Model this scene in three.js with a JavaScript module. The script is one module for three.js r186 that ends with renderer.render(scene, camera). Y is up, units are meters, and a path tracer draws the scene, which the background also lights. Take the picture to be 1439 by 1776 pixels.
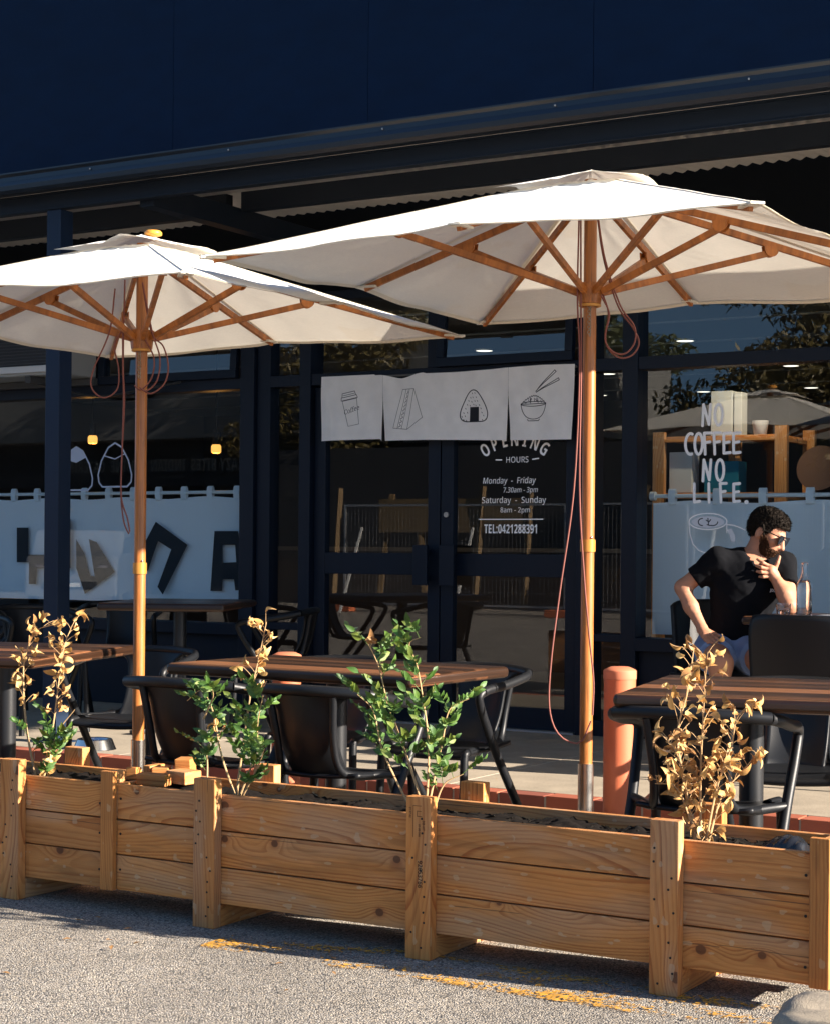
import * as THREE from 'three';
import { RoundedBoxGeometry } from 'three/addons/geometries/RoundedBoxGeometry.js';
import { mergeGeometries, mergeVertices } from 'three/addons/utils/BufferGeometryUtils.js';

// ---------- camera, sky, sun, exposure ----------
const scene = new THREE.Scene();
const camera = new THREE.PerspectiveCamera(2 * Math.atan(888 / 3050) * 180 / Math.PI, 1439 / 1776, 0.1, 400);
camera.position.set(0, 1.17, 0);
camera.rotation.order = 'YXZ';
camera.rotation.set(0, 31 * Math.PI / 180, 0.009);
camera.setViewOffset(1439, 1776, 0, -67, 1439, 1776);
const sunDir = new THREE.Vector3(2.7, 1.0, -0.37).normalize();
{ // clear sky: deep blue overhead, paler toward the horizon, a soft glow round the sun
  const W = 512, H = 256, d = new Float32Array(W * H * 4);
  for (let j = 0; j < H; j++) for (let i = 0; i < W; i++) {
    const el = ((j + 0.5) / H - 0.5) * Math.PI, az = ((i + 0.5) / W - 0.5) * 2 * Math.PI, y = Math.sin(el), x = Math.cos(el) * Math.cos(az), z = Math.cos(el) * Math.sin(az);
    const t = Math.pow(Math.max(0, y), 0.42), c = x * sunDir.x + y * sunDir.y + z * sunDir.z, ang = Math.acos(Math.min(1, c)) * 180 / Math.PI, glow = 0.45 * Math.exp(-ang / 11) + 0.08 * Math.exp(-ang / 35), k = (j * W + i) * 4;
    const hz = [0.14, 0.26, 0.4], zn = [0.009, 0.034, 0.1], gl = [1, 0.88, 0.7]; for (let q = 0; q < 3; q++) d[k + q] = hz[q] + (zn[q] - hz[q]) * t + glow * gl[q]; d[k + 3] = 1;
  }
  const t = new THREE.DataTexture(d, W, H, THREE.RGBAFormat, THREE.FloatType); t.mapping = THREE.EquirectangularReflectionMapping; t.magFilter = t.minFilter = THREE.LinearFilter; t.wrapS = THREE.RepeatWrapping; t.needsUpdate = true;
  scene.background = t; scene.environment = t;
}
const sun = new THREE.DirectionalLight(0xfff2e2, 5);
sun.position.copy(sunDir).multiplyScalar(40).add(new THREE.Vector3(-4, 0, -6));
sun.target.position.set(-4, 0, -6);
sun.castShadow = true;
sun.shadow.mapSize.set(4096, 4096);
Object.assign(sun.shadow.camera, { left: -12, right: 12, top: 10, bottom: -10, near: 1, far: 90 });
scene.add(sun, sun.target);
const renderer = new THREE.WebGLRenderer({ antialias: true });
renderer.setSize(829, 1024);
renderer.toneMapping = THREE.LinearToneMapping;
renderer.toneMappingExposure = 3.9;
renderer.shadowMap.enabled = true;

// ---------- helpers ----------
function rng(seed) { let a = seed >>> 0; return () => { a = (a + 0x6D2B79F5) >>> 0; let t = a; t = Math.imul(t ^ (t >>> 15), t | 1); t ^= t + Math.imul(t ^ (t >>> 7), t | 61); return ((t ^ (t >>> 14)) >>> 0) / 4294967296; }; }
const V = (x, y, z) => new THREE.Vector3(x, y, z);
const lerp = (a, b, t) => a + (b - a) * t, clamp = (x, a, b) => Math.min(b, Math.max(a, x));
const sstep = (a, b, x) => { const t = clamp((x - a) / (b - a), 0, 1); return t * t * (3 - 2 * t); };
function hash2(x, y, s) { let h = Math.imul(x | 0, 374761393) ^ Math.imul(y | 0, 668265263) ^ Math.imul(s | 0, 2147483647 ^ 144665); h = Math.imul(h ^ (h >>> 13), 1274126177); return ((h ^ (h >>> 16)) >>> 0) / 4294967296; }
function vnoise(x, y, px = 1e6, py = 1e6, s = 1) {
  const xi = Math.floor(x), yi = Math.floor(y); let fx = x - xi, fy = y - yi; fx = fx * fx * (3 - 2 * fx); fy = fy * fy * (3 - 2 * fy);
  const w = (a, n) => ((a % n) + n) % n, x0 = w(xi, px), x1 = w(xi + 1, px), y0 = w(yi, py), y1 = w(yi + 1, py);
  return lerp(lerp(hash2(x0, y0, s), hash2(x1, y0, s), fx), lerp(hash2(x0, y1, s), hash2(x1, y1, s), fx), fy);
}
function fbm(x, y, px, py, s = 1, o = 4) { let v = 0, a = 0.5, n = 0; for (let i = 0; i < o; i++) { v += a * vnoise(x, y, px, py, s + i * 17); n += a; x *= 2; y *= 2; px *= 2; py *= 2; a *= 0.5; } return v / n; }
function dataTex(w, h, fn, srgb = true, repeat = true) {      // fn(x, y) -> [r, g, b] 0..1 (linear if srgb, stored encoded)
  const d = new Uint8Array(w * h * 4), e = (c) => { c = clamp(c, 0, 1); return srgb ? (c <= 0.0031308 ? 12.92 * c : 1.055 * Math.pow(c, 1 / 2.4) - 0.055) : c; };
  for (let y = 0; y < h; y++) for (let x = 0; x < w; x++) { const c = fn(x, y), i = (y * w + x) * 4; d[i] = e(c[0]) * 255; d[i + 1] = e(c[1]) * 255; d[i + 2] = e(c[2]) * 255; d[i + 3] = 255; }
  const t = new THREE.DataTexture(d, w, h); t.magFilter = THREE.LinearFilter; t.minFilter = THREE.LinearMipmapLinearFilter; t.generateMipmaps = true;
  if (repeat) t.wrapS = t.wrapT = THREE.RepeatWrapping; if (srgb) t.colorSpace = THREE.SRGBColorSpace; t.needsUpdate = true; return t;
}
function canvasTex(w, h, draw) { const c = document.createElement('canvas'); c.width = w; c.height = h; draw(c.getContext('2d'), w, h); const t = new THREE.CanvasTexture(c); t.colorSpace = THREE.SRGBColorSpace; t.magFilter = THREE.LinearFilter; return t; }
const taken = {};
function numbered(n) { const k = taken[n] = (taken[n] ?? -1) + 1; return k ? n + '_' + String(k).padStart(3, '0') : n; }
function mesh(name, geo, mat, parent, pos) { const m = new THREE.Mesh(geo, mat); m.name = name; m.castShadow = m.receiveShadow = true; if (pos) m.position.set(...pos); (parent || scene).add(m); if (!parent) m.name = numbered(name); return m; }
function thing(name, label, category, pos = [0, 0, 0], turn = 0, group) { const g = new THREE.Group(); g.name = numbered(name); g.position.set(...pos); g.rotation.y = turn; g.userData = { label, category }; if (group) g.userData.group = group; scene.add(g); return g; }
function tag(o, label, category, group) { Object.assign(o.userData, { label, category }); if (group) o.userData.group = group; return o; }
function struct(o) { o.userData.kind = 'structure'; return o; }
function stuff(o) { o.userData.kind = 'stuff'; return o; }
function dup(root, pos, turn, label, group) { const r = root.clone(); r.name = numbered(root.name.replace(/_\d\d\d$/, '')); r.userData = { ...root.userData, label }; if (group) r.userData.group = group; r.position.set(...pos); r.rotation.set(0, turn, 0); scene.add(r); return r; }
const matte = (color, o = {}) => new THREE.MeshPhysicalMaterial({ color: new THREE.Color().setRGB(...color), roughness: 0.85, specularIntensity: 0.25, ...o });
const std = (color, o = {}) => new THREE.MeshStandardMaterial({ color: Array.isArray(color) ? new THREE.Color().setRGB(...color) : color, roughness: 0.7, ...o });
// box from min/max corners with uv in metres (u along the longest of x/z, v up), edges slightly rounded when r > 0
function box(x0, x1, y0, y1, z0, z1, r = 0) {
  const w = x1 - x0, h = y1 - y0, d = z1 - z0;
  const g = r > 0 ? new RoundedBoxGeometry(w, h, d, 1, r) : new THREE.BoxGeometry(w, h, d).toNonIndexed();
  g.translate((x0 + x1) / 2, (y0 + y1) / 2, (z0 + z1) / 2); uvBox(g); return g;
}
function uvBox(g, along = 'auto', ou = 0, ov = 0, sx = 1, sy = 1) {   // planar uv per face in metres
  const p = g.attributes.position, n = g.attributes.normal, uv = new Float32Array(p.count * 2);
  g.computeBoundingBox(); const c = g.boundingBox.min;
  for (let i = 0; i < p.count; i++) {
    const x = p.getX(i) - c.x, y = p.getY(i) - c.y, z = p.getZ(i) - c.z, ax = Math.abs(n.getX(i)), ay = Math.abs(n.getY(i)), az = Math.abs(n.getZ(i));
    let a, b; if (az >= ax && az >= ay) { a = x; b = y; } else if (ay >= ax) { a = x; b = z; } else { a = z; b = y; }
    if (along === 'y') { const t = a; a = (ay > ax && ay > az) ? z : b; b = t; }
    if (along === 'z') { if (ay >= ax && ay >= az) { a = z; b = x; } }
    uv[i * 2] = (a + ou) * sx; uv[i * 2 + 1] = (b + ov) * sy;
  }
  g.setAttribute('uv', new THREE.BufferAttribute(uv, 2)); return g;
}
function tube(pts, r, seg = 24, rad = 8, closed = false, tension = 0.5) { const c = new THREE.CatmullRomCurve3(pts.map((p) => Array.isArray(p) ? V(...p) : p), closed, 'catmullrom', tension); return new THREE.TubeGeometry(c, seg, r, rad, closed); }
function bar(a, b, w, h, r = 0) { // square bar from a to b, w across, h deep
  a = V(...a); b = V(...b); const L = a.distanceTo(b), g = r ? new RoundedBoxGeometry(w, h, L, 1, r) : new THREE.BoxGeometry(w, h, L).toNonIndexed(); uvBox(g, 'z');
  const m = new THREE.Matrix4().lookAt(a, b, V(0, 1, 0)); g.applyMatrix4(m); g.translate((a.x + b.x) / 2, (a.y + b.y) / 2, (a.z + b.z) / 2); return g;
}
function merge(list) { return mergeGeometries(list.map((g) => { g = g.index ? g.toNonIndexed() : g; for (const k of Object.keys(g.attributes)) if (!['position', 'normal', 'uv'].includes(k)) g.deleteAttribute(k); if (!g.attributes.uv) g.setAttribute('uv', new THREE.BufferAttribute(new Float32Array(g.attributes.position.count * 2), 2)); return g; })); }
function surf(nu, nv, fn, thick = 0) { // parametric sheet fn(u, v) -> [x, y, z]; doubled with an offset along the normal when thick > 0
  const mk = (off) => { const pos = [], uv = [], idx = []; for (let j = 0; j <= nv; j++) for (let i = 0; i <= nu; i++) { const u = i / nu, v = j / nv, p = V(...fn(u, v)); if (off) { const e = 1e-3, n = V(...fn(Math.min(1, u + e), v)).sub(V(...fn(Math.max(0, u - e), v))).cross(V(...fn(u, Math.min(1, v + e))).sub(V(...fn(u, Math.max(0, v - e))))).normalize(); p.addScaledVector(n, off); } pos.push(p.x, p.y, p.z); uv.push(u, v); }
    for (let j = 0; j < nv; j++) for (let i = 0; i < nu; i++) { const a = j * (nu + 1) + i, b = a + 1, c = a + nu + 1, d = c + 1; if (off <= 0) idx.push(a, b, d, a, d, c); else idx.push(a, d, b, a, c, d); } return { pos, uv, idx }; };
  const A = mk(0); if (thick) { const B = mk(-thick), n = A.pos.length / 3, W = nu + 1; const flip = []; for (let i = 0; i < B.idx.length; i += 3) flip.push(B.idx[i] + n, B.idx[i + 2] + n, B.idx[i + 1] + n);
    A.pos.push(...B.pos); A.uv.push(...B.uv); A.idx.push(...flip); const rim = (list) => { for (let k = 0; k < list.length - 1; k++) { const a = list[k], b = list[k + 1]; A.idx.push(a, a + n, b, b, a + n, b + n); } };
    const r0 = [], r1 = [], r2 = [], r3 = []; for (let i = 0; i <= nu; i++) { r0.push(i); r1.push(nv * W + nu - i); } for (let j = 0; j <= nv; j++) { r2.push(j * W + nu); r3.push((nv - j) * W); } [r0, r2, r1, r3].forEach(rim); }
  const g = new THREE.BufferGeometry(); g.setAttribute('position', new THREE.Float32BufferAttribute(A.pos, 3)); g.setAttribute('uv', new THREE.Float32BufferAttribute(A.uv, 2)); g.setIndex(A.idx); g.computeVertexNormals(); return g;
}
function poly(points, depth) { const s = new THREE.Shape(points.map((p) => new THREE.Vector2(...p))); return new THREE.ExtrudeGeometry(s, { depth, bevelEnabled: false }); }

// ---------- textures ----------
// pine: four strips of sawn board, 2.4 m long and 0.15 m wide each; rings cut at a slant with knots
function pineTex(seed) {
  const W = 2048, H = 512, R = rng(seed), strips = [];
  for (let s = 0; s < 4; s++) { const kn = []; const n = 4 + Math.floor(R() * 4); for (let k = 0; k < n; k++) kn.push([R() * 2.4, 0.02 + R() * 0.11, 0.006 + R() * 0.007, R()]); strips.push({ yc: -0.02 + R() * 0.19, d0: 0.02 + R() * 0.05, kn, sd: Math.floor(R() * 1000), tone: 0.88 + R() * 0.22, warm: R() }); }
  return dataTex(W, H, (px, py) => {
    const x = px / W * 2.4, s = Math.min(3, Math.floor(py / H * 4)), y = (py / H * 4 - s) * 0.15, S = strips[s];
    let bend = 0, knot = 0, kring = 0, halo = 0;
    for (const [kx, ky, kr] of S.kn) { let dx = Math.abs(x - kx); dx = Math.min(dx, 2.4 - dx); const dy = y - ky, q = Math.sqrt((dx / 1.25) ** 2 + dy * dy); bend += 0.03 * Math.exp(-((dx / (kr * 5)) ** 2) - ((dy / (kr * 2.6)) ** 2)); const k = sstep(kr * 1.1, kr * 0.85, q); if (k > knot) { knot = k; kring = 0.5 + 0.5 * Math.sin(q * 2600); } halo = Math.max(halo, sstep(kr * 2.2, kr, q) * 0.5); }
    const cx = (vnoise(x * 1.2, 0.5, 3, 10, S.sd) - 0.5), d = S.d0 + 0.085 * (vnoise(x * 2.5, 3.5, 6, 10, S.sd + 5)), yy = y - S.yc - 0.05 * cx + 0.004 * (fbm(x * 10, y * 30, 24, 100, S.sd + 9) - 0.5);
    const r = Math.sqrt(yy * yy + d * d) + bend * 0.7, g = r * 135 + 0.6 * fbm(x * 5, y * 40, 12, 100, S.sd + 3), f = g - Math.floor(g);
    let late = sstep(0.35, 0.9, f) * (1 - sstep(0.93, 1, f)); const ringv = 0.2 + 0.75 * hash2(Math.floor(g), 7, S.sd); late *= ringv;
    const fib = fbm(x * 22, y * 900, 53, 9000, S.sd + 40, 2), blot = fbm(x * 4, y * 20, 10, 60, S.sd + 60, 3);
    let t = S.tone * (0.88 + 0.2 * fib) * (0.8 + 0.4 * blot);
    let c = [lerp(0.6, 0.385, late) * t, lerp(0.262, 0.118, late) * t, lerp(0.073, 0.022, late) * t];
    const kk = [0.13 + 0.08 * kring, 0.045 + 0.03 * kring, 0.013 + 0.007 * kring]; for (let i = 0; i < 3; i++) c[i] = lerp(c[i] * (1 - halo * (i ? 0.45 : 0.25)), kk[i], knot);
    const grime = sstep(0.6, 0.85, fbm(x * 6, y * 50, 14, 200, S.sd + 90, 3)); for (let i = 0; i < 3; i++) c[i] *= 1 - 0.22 * grime; const cr = Math.abs(y - 0.02 - 0.11 * hash2(s, Math.floor(x / 0.4), S.sd) - 0.004 * vnoise(x * 9, s, 99, 99, 3)), on = sstep(0.62, 0.7, vnoise(x * 3.3, s * 7.7, 8, 99, S.sd + 2)); const k2 = sstep(0.0011, 0.0004, cr) * on, ch = sstep(0.79, 0.81, fbm(x * 26, y * 60, 62, 999, S.sd + 33, 2)); for (let i = 0; i < 3; i++) { c[i] = lerp(c[i], 0.03 - 0.008 * i, 0.85 * k2); c[i] = lerp(c[i], [0.62, 0.46, 0.28][i], 0.45 * ch); } const gw = sstep(0.5, 0.75, fbm(x * 2.2, y * 9 + s * 4, 5, 99, S.sd + 71, 4)); const lum = c[0] * 0.3 + c[1] * 0.6 + c[2] * 0.1; for (let i = 0; i < 3; i++) c[i] = lerp(c[i], lum * [1.15, 0.95, 0.7][i], 0.35 * gw); return c;
  });
}
const pineA = pineTex(11), pineB = pineTex(23);
const grainBump = dataTex(512, 512, (x, y) => { const v = 0.6 * fbm(x / 64, y / 4, 8, 128, 4, 3) + 0.4 * fbm(x / 20, y / 2, 25, 256, 9, 2); return [v, v, v]; }, false);
grainBump.repeat.set(1, 4);
const pineMats = []; for (const c of [[1, 1, 1], [0.84, 0.8, 0.78], [1, 0.96, 0.88], [0.92, 0.84, 0.72]]) for (const t of [pineA, pineB]) pineMats.push(std(c, { map: t, roughness: 0.78, bumpMap: grainBump, bumpScale: 0.0009 }));
const pineR = rng(77);
function pine(g, along = 'x', rowSel) { // dress a board or post geometry: picks a strip and a start along it
  const row = rowSel ?? Math.floor(pineR() * 4), ou = pineR() * 2.4; g.computeBoundingBox(); uvBox(g, along, 0, 0);
  const uv = g.attributes.uv; for (let i = 0; i < uv.count; i++) uv.setXY(i, (uv.getX(i) + ou) / 2.4, (row + clamp(0.03 + (uv.getY(i) % 0.16) / 0.15 * 0.94, 0.02, 0.98)) / 4); return g;
}
const pineMat = () => pineMats[Math.floor(pineR() * 8)];
// asphalt with exposed stones
const AS = 2048, ASM = 2.6;
const stones = (() => { const n = 400, jx = new Float32Array(n * n), jy = new Float32Array(n * n), tone = new Float32Array(n * n), hue = new Float32Array(n * n), rad = new Float32Array(n * n), R = rng(5); for (let i = 0; i < n * n; i++) { jx[i] = R(); jy[i] = R(); tone[i] = R(); hue[i] = R(); rad[i] = 0.42 + 0.3 * R(); } return { n, jx, jy, tone, hue, rad }; })();
const asphaltH = new Float32Array(AS * AS);
const asphaltMap = dataTex(AS, AS, (px, py) => {
  const { n, jx, jy, tone, hue, rad } = stones, gx = px / AS * n, gy = py / AS * n, cx = Math.floor(gx), cy = Math.floor(gy); let best = 9, bi = 0, sec = 9;
  for (let j = -1; j <= 1; j++) for (let i = -1; i <= 1; i++) { const ix = (cx + i + n) % n, iy = (cy + j + n) % n, k = iy * n + ix, d = Math.hypot(cx + i + jx[k] - gx, cy + j + jy[k] - gy) / rad[k]; if (d < best) { sec = best; best = d; bi = k; } else if (d < sec) sec = d; }
  const t = tone[bi], hu = hue[bi], edge = sstep(0.02, 0.35, sec - best) * sstep(1.25, 0.75, best), L = fbm(px / AS * 9, py / AS * 9, 9, 9, 3, 4);
  asphaltH[py * AS + px] = edge * (0.5 + 0.5 * t);
  let v = t < 0.16 ? 0.09 + t * 0.5 : t > 0.88 ? 0.62 : 0.31 + 0.26 * (t - 0.16); v *= 0.5 + 0.44 * L; const st = fbm(px / AS * 5, py / AS * 5, 5, 5, 77, 5); v *= 1 - 0.3 * sstep(0.6, 0.68, st); const ck = Math.abs(fbm(px / AS * 4, py / AS * 4, 4, 4, 19, 5) - 0.5); v *= 1 - 0.45 * sstep(0.0035, 0.001, ck) * sstep(0.5, 0.62, vnoise(px / AS * 3, py / AS * 3, 3, 3, 6));
  const c = [v * (1.06 + 0.14 * hu), v * (0.99 + 0.02 * hu), v * (0.88 - 0.12 * hu)], m = [0.12, 0.11, 0.1]; return c.map((q, i) => lerp(m[i], q, edge));
});
const asphaltBump = dataTex(AS, AS, (x, y) => { const v = asphaltH[y * AS + x]; return [v, v, v]; }, false);
const concreteMap = dataTex(1024, 1024, (x, y) => { const a = fbm(x / 128, y / 128, 8, 8, 31, 5), b = vnoise(x / 2.2, y / 2.2, 465, 465, 8), s = sstep(0.72, 0.9, b); let v = 0.2 + 0.13 * a + 0.1 * (vnoise(x / 3, y / 3, 341, 341, 3) - 0.5); v = lerp(v, 0.42, s * 0.5); return [v * 1.12, v * 0.94, v * 0.7]; });
const wallMap = dataTex(512, 512, (x, y) => { const v = 0.82 + 0.36 * fbm(x / 96, y / 40, 5.333, 12.8, 12, 4); return [v * 0.6, v * 0.6, v * 0.6]; });
const streakMap = dataTex(256, 256, (x, y) => { const a = fbm(x / 6, y / 90, 42, 3, 15, 3), b = fbm(x / 2, y / 40, 128, 7, 25, 2), v = 0.35 + 1.0 * a + 0.35 * (b - 0.5); return [0.62 * v, 0.62 * v * (0.92 + 0.1 * b), 0.62 * v]; });
const clothBump = dataTex(512, 512, (x, y) => { const v = 0.5 + 0.25 * Math.sin(x * Math.PI / 2) * Math.sin(y * Math.PI / 2) + 0.5 * (fbm(x / 60, y / 60, 8, 8, 44, 4) - 0.5); return [v, v, v]; }, false);
const tableMap = dataTex(512, 512, (x, y) => { const p = Math.floor(y / 64), a = fbm(x / 120, y / 5, 4, 102, 50 + p, 4), b = hash2(p, 3, 9), v = (0.4 + 0.9 * a) * (0.12 + 1.45 * b * b + 0.2 * b); return [0.17 * v, 0.07 * v, 0.03 * v]; });
// ---------- ground ----------
const HS = 0.11;                                              // footpath above the road
{
  const g = new THREE.PlaneGeometry(300, 300); g.rotateX(-Math.PI / 2); const p = g.attributes.position, uv = g.attributes.uv; for (let i = 0; i < p.count; i++) uv.setXY(i, p.getX(i) / ASM, p.getZ(i) / ASM);
  struct(mesh('road', g, std([1, 1, 1], { map: asphaltMap, bumpMap: asphaltBump, bumpScale: 0.004, roughness: 0.9 })));
  // worn yellow line along the row of planters
  const yl = canvasTex(2048, 256, (c, w, h) => { const im = c.createImageData(w, h); for (let y = 0; y < h; y++) for (let x = 0; x < w; x++) { const X = x / w * 3.4, Y = y / h * 0.3; let a = fbm(X * 3.1, Y * 8, 999, 999, 61, 5) + 0.25 * (vnoise(X * 120, Y * 120, 9999, 9999, 5) - 0.5); a = sstep(0.475, 0.56, a - 0.1 * Math.abs(Y - 0.15) / 0.15); a *= sstep(0, 0.02, Y) * sstep(0.3, 0.28, Y); const i = (y * w + x) * 4; const sp = vnoise(X * 170, Y * 170, 99999, 99999, 9); a *= sstep(0.28, 0.5, sp); const tn = 0.85 + 0.3 * vnoise(X * 60, Y * 60, 9999, 9999, 2); im.data[i] = 196 * tn; im.data[i + 1] = 142 * tn; im.data[i + 2] = 44 * tn; im.data[i + 3] = 235 * a; } c.putImageData(im, 0, 0); });
  const s = new THREE.PlaneGeometry(3.4, 0.3); s.rotateX(-Math.PI / 2);
  const m = mesh('painted_line', s, new THREE.MeshStandardMaterial({ map: yl, transparent: true, roughness: 0.8 }), null, [-1.5, 0.004, -4.25]); m.rotation.y = 0.0; struct(m);
}
{
  // footpath: concrete bays with pale joints, brick edging
  const cm = std([1, 1, 1], { map: concreteMap, roughness: 0.9, bumpMap: concreteMap, bumpScale: 0.001 }), walk = struct(new THREE.Group()); walk.name = 'footpath'; scene.add(walk);
  const xs = [-16, -13, -10, -7.9, -5.93, -3.98, -2.0, 0, 2, 5, 9]; const jm = std([0.5, 0.46, 0.38], { roughness: 0.9 });
  for (let i = 0; i < xs.length - 1; i++) { mesh('concrete_bay', box(xs[i] + 0.004, xs[i + 1] - 0.004, -0.05, HS, -9.6, -6.952, 0.003), cm, walk); mesh('joint', box(xs[i] - 0.003, xs[i] + 0.003, -0.05, HS - 0.001, -9.6, -6.953), jm, walk); }
  const kerb = struct(new THREE.Group()); kerb.name = 'brick_kerb'; scene.add(kerb);
  mesh('mortar_bed', box(-16, 9, -0.05, HS - 0.006, -6.946, -6.846), std([0.3, 0.25, 0.2]), kerb);
  const R = rng(3), bm = [[0.3, 0.075, 0.035], [0.25, 0.06, 0.03], [0.34, 0.09, 0.045], [0.21, 0.055, 0.032]].map((c) => std(c, { roughness: 0.85, bumpMap: concreteMap, bumpScale: 0.002 }));
  const bg = new RoundedBoxGeometry(0.22, HS + 0.04, 0.104, 1, 0.004); uvBox(bg);
  for (let x = -9.5; x < 1.6; x += 0.2285) { const b = mesh('brick', bg, bm[Math.floor(R() * 4)], kerb, [x, (HS - 0.04) / 2 + (R() - 0.5) * 0.003, -6.894 + (R() - 0.5) * 0.004]); b.rotation.y = (R() - 0.5) * 0.012; }
}
// ---------- cafe building ----------
const navy = matte([0.0042, 0.0145, 0.04], { roughness: 0.7, map: wallMap, bumpMap: concreteMap, bumpScale: 0.0006 });
navy.color.setRGB(0.002, 0.016, 0.05);
const framePaint = new THREE.MeshPhysicalMaterial({ color: new THREE.Color().setRGB(0.0035, 0.0085, 0.02), roughness: 0.45, specularIntensity: 0.5 });
const steelPaint = new THREE.MeshPhysicalMaterial({ color: new THREE.Color().setRGB(0.008, 0.018, 0.04), roughness: 0.45, specularIntensity: 0.5 });
const darkGap = std([0.004, 0.005, 0.006], { roughness: 0.9 });
const glassMat = new THREE.MeshPhysicalMaterial({ color: new THREE.Color().setRGB(0.78, 0.9, 0.97), transmission: 1, roughness: 0.0, thickness: 0, ior: 1.72, metalness: 0 });
const cafe = thing('cafe_building', 'dark navy cafe building with glass shopfront behind the umbrellas', 'building');
const FZ = -9.28, END = 1.4;
{
  const xs = [-14, -10.6, -7.5, -5.95, -4.4, -2.85, -1.3, END];
  for (let i = 0; i < xs.length - 1; i++) mesh('wall_panel', box(xs[i] + 0.0015, xs[i + 1] - 0.0015, 3.4, 7.2, -9.4, -9.28, 0.001), navy, cafe);
  mesh('wall_backing', box(-14, END, 2.86, 7.15, -9.6, -9.41), darkGap, cafe);
  mesh('header', box(-14, END, 2.8, 3.398, -9.4, -9.275), matte([0.004, 0.006, 0.009]), cafe);
  mesh('end_wall', box(END - 0.2, END, 0, 7.15, -18.2, -9.61), std([0.25, 0.24, 0.22]), cafe);
  mesh('side_wall', box(-1.5, END, HS, 2.8, -9.4, -9.285), navy, cafe);
  mesh('side_wall', box(-14, -10.7, HS, 2.8, -9.4, -9.285), navy, cafe);
  mesh('roof_slab', box(-14, END, 7.15, 7.3, -18.2, -9.4), darkGap, cafe);
}
function fr(name, x0, x1, y0, y1, parent, z0 = -9.33, z1 = -9.23, mat = framePaint) { return mesh(name, box(x0, x1, y0, y1, z0, z1, 0.003), mat, parent); }
function pane(x0, x1, y0, y1, parent, z = -9.285) { const g = new THREE.PlaneGeometry(x1 - x0, y1 - y0); return mesh('pane', g, glassMat, parent, [(x0 + x1) / 2, (y0 + y1) / 2, z]); }
function windowPart(name, label) { const g = new THREE.Group(); g.name = name; if (label) g.userData.label = label; cafe.add(g); return g; }
const winL = windowPart('window', 'wide window with two hanging bulbs behind it'), winR = windowPart('window', 'window lettered NO COFFEE NO LIFE'), sideL = windowPart('side_light'), sideR = windowPart('side_light');
// mullions and rails
fr('mullion', -6.86, -6.75, HS, 2.8, cafe, -9.36, -9.2); fr('mullion', -6.745, -6.64, HS, 2.8, cafe); fr('mullion', -6.4, -6.315, HS, 2.8, cafe, -9.36, -9.21);
fr('mullion', -4.45, -4.35, HS, 2.8, cafe, -9.36, -9.21); fr('mullion', -4.167, -4.072, HS, 2.8, cafe, -9.36, -9.21); fr('mullion', -1.6, -1.5, HS, 2.8, cafe, -9.36, -9.21); fr('mullion', -10.7, -10.6, HS, 2.8, cafe, -9.36, -9.21);
for (const [a, b] of [[-10.6, -6.86], [-6.64, -6.4], [-6.315, -4.45], [-4.35, -4.167], [-4.072, -1.6]]) { fr('transom', a, b, 2.212, 2.285, cafe, -9.35, -9.22); fr('head_rail', a, b, 2.745, 2.8, cafe, -9.35, -9.22); }
// windows: sill, kick panel, pane
for (const [g, a, b] of [[winL, -10.6, -6.86], [winR, -4.072, -1.6]]) { fr('sill', a, b, 0.61, 0.685, g, -9.35, -9.2); fr('kick_panel', a, b, HS, 0.61, g, -9.33, -9.26); pane(a, b, 0.685, 2.212, g); }
for (const [g, a, b] of [[sideL, -6.64, -6.4], [sideR, -4.35, -4.167]]) { fr('rail', a, b, 0.655, 0.7, g); fr('rail', a, b, HS, 0.2, g); pane(a, b, 0.7, 2.212, g); pane(a, b, 0.2, 0.655, g); }
// upper lights: two fixed, two awning sashes standing open
const upper = windowPart('upper_light'); pane(-6.64, -6.4, 2.285, 2.745, upper); pane(-6.315, -5.47, 2.285, 2.745, upper); fr('mullion', -5.47, -5.4, 2.285, 2.745, upper); pane(-4.072, -1.6, 2.285, 2.745, upper); pane(-10.6, -8.14, 2.285, 2.745, upper); fr('mullion', -8.14, -8.07, 2.285, 2.745, upper); pane(-4.35, -4.167, 2.285, 2.745, upper);
for (const [a, b] of [[-5.38, -4.47], [-8.05, -6.88]]) {
  const s = new THREE.Group(); s.name = 'awning_sash'; s.position.set(0, 2.74, -9.225); s.rotation.x = -0.063; cafe.add(s);
  const H = 0.46; for (const [x0, x1, y0, y1] of [[a, b, -0.045, 0], [a, b, -H, -H + 0.055], [a, a + 0.05, -H + 0.055, -0.045], [b - 0.05, b, -H + 0.055, -0.045]]) mesh('sash_rail', box(x0, x1, y0, y1, -0.02, 0.025, 0.003), framePaint, s);
  mesh('pane', new THREE.PlaneGeometry(b - a - 0.1, H - 0.1), glassMat, s, [(a + b) / 2, -H / 2 + 0.005, 0]);
}
// double doors
function door(x0, x1, hx) {
  const g = new THREE.Group(); g.name = 'door'; cafe.add(g);
  fr('stile', x0, x0 + 0.085, HS + 0.012, 2.2, g, -9.31, -9.255); fr('stile', x1 - 0.085, x1, HS + 0.012, 2.2, g, -9.31, -9.255);
  for (const [a, b] of [[0.122, 0.245], [1.02, 1.155], [2.115, 2.2]]) fr('rail', x0 + 0.085, x1 - 0.085, a, b, g, -9.308, -9.257);
  pane(x0 + 0.085, x1 - 0.085, 0.245, 1.02, g); pane(x0 + 0.085, x1 - 0.085, 1.155, 2.115, g);
  fr('handle', hx - 0.05, hx + 0.05, 0.96, 1.205, g, -9.19, -9.165); fr('handle_mount', hx - 0.02, hx + 0.02, 0.99, 1.02, g, -9.255, -9.19); fr('handle_mount', hx - 0.02, hx + 0.02, 1.15, 1.18, g, -9.255, -9.19); return g;
}
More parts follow.
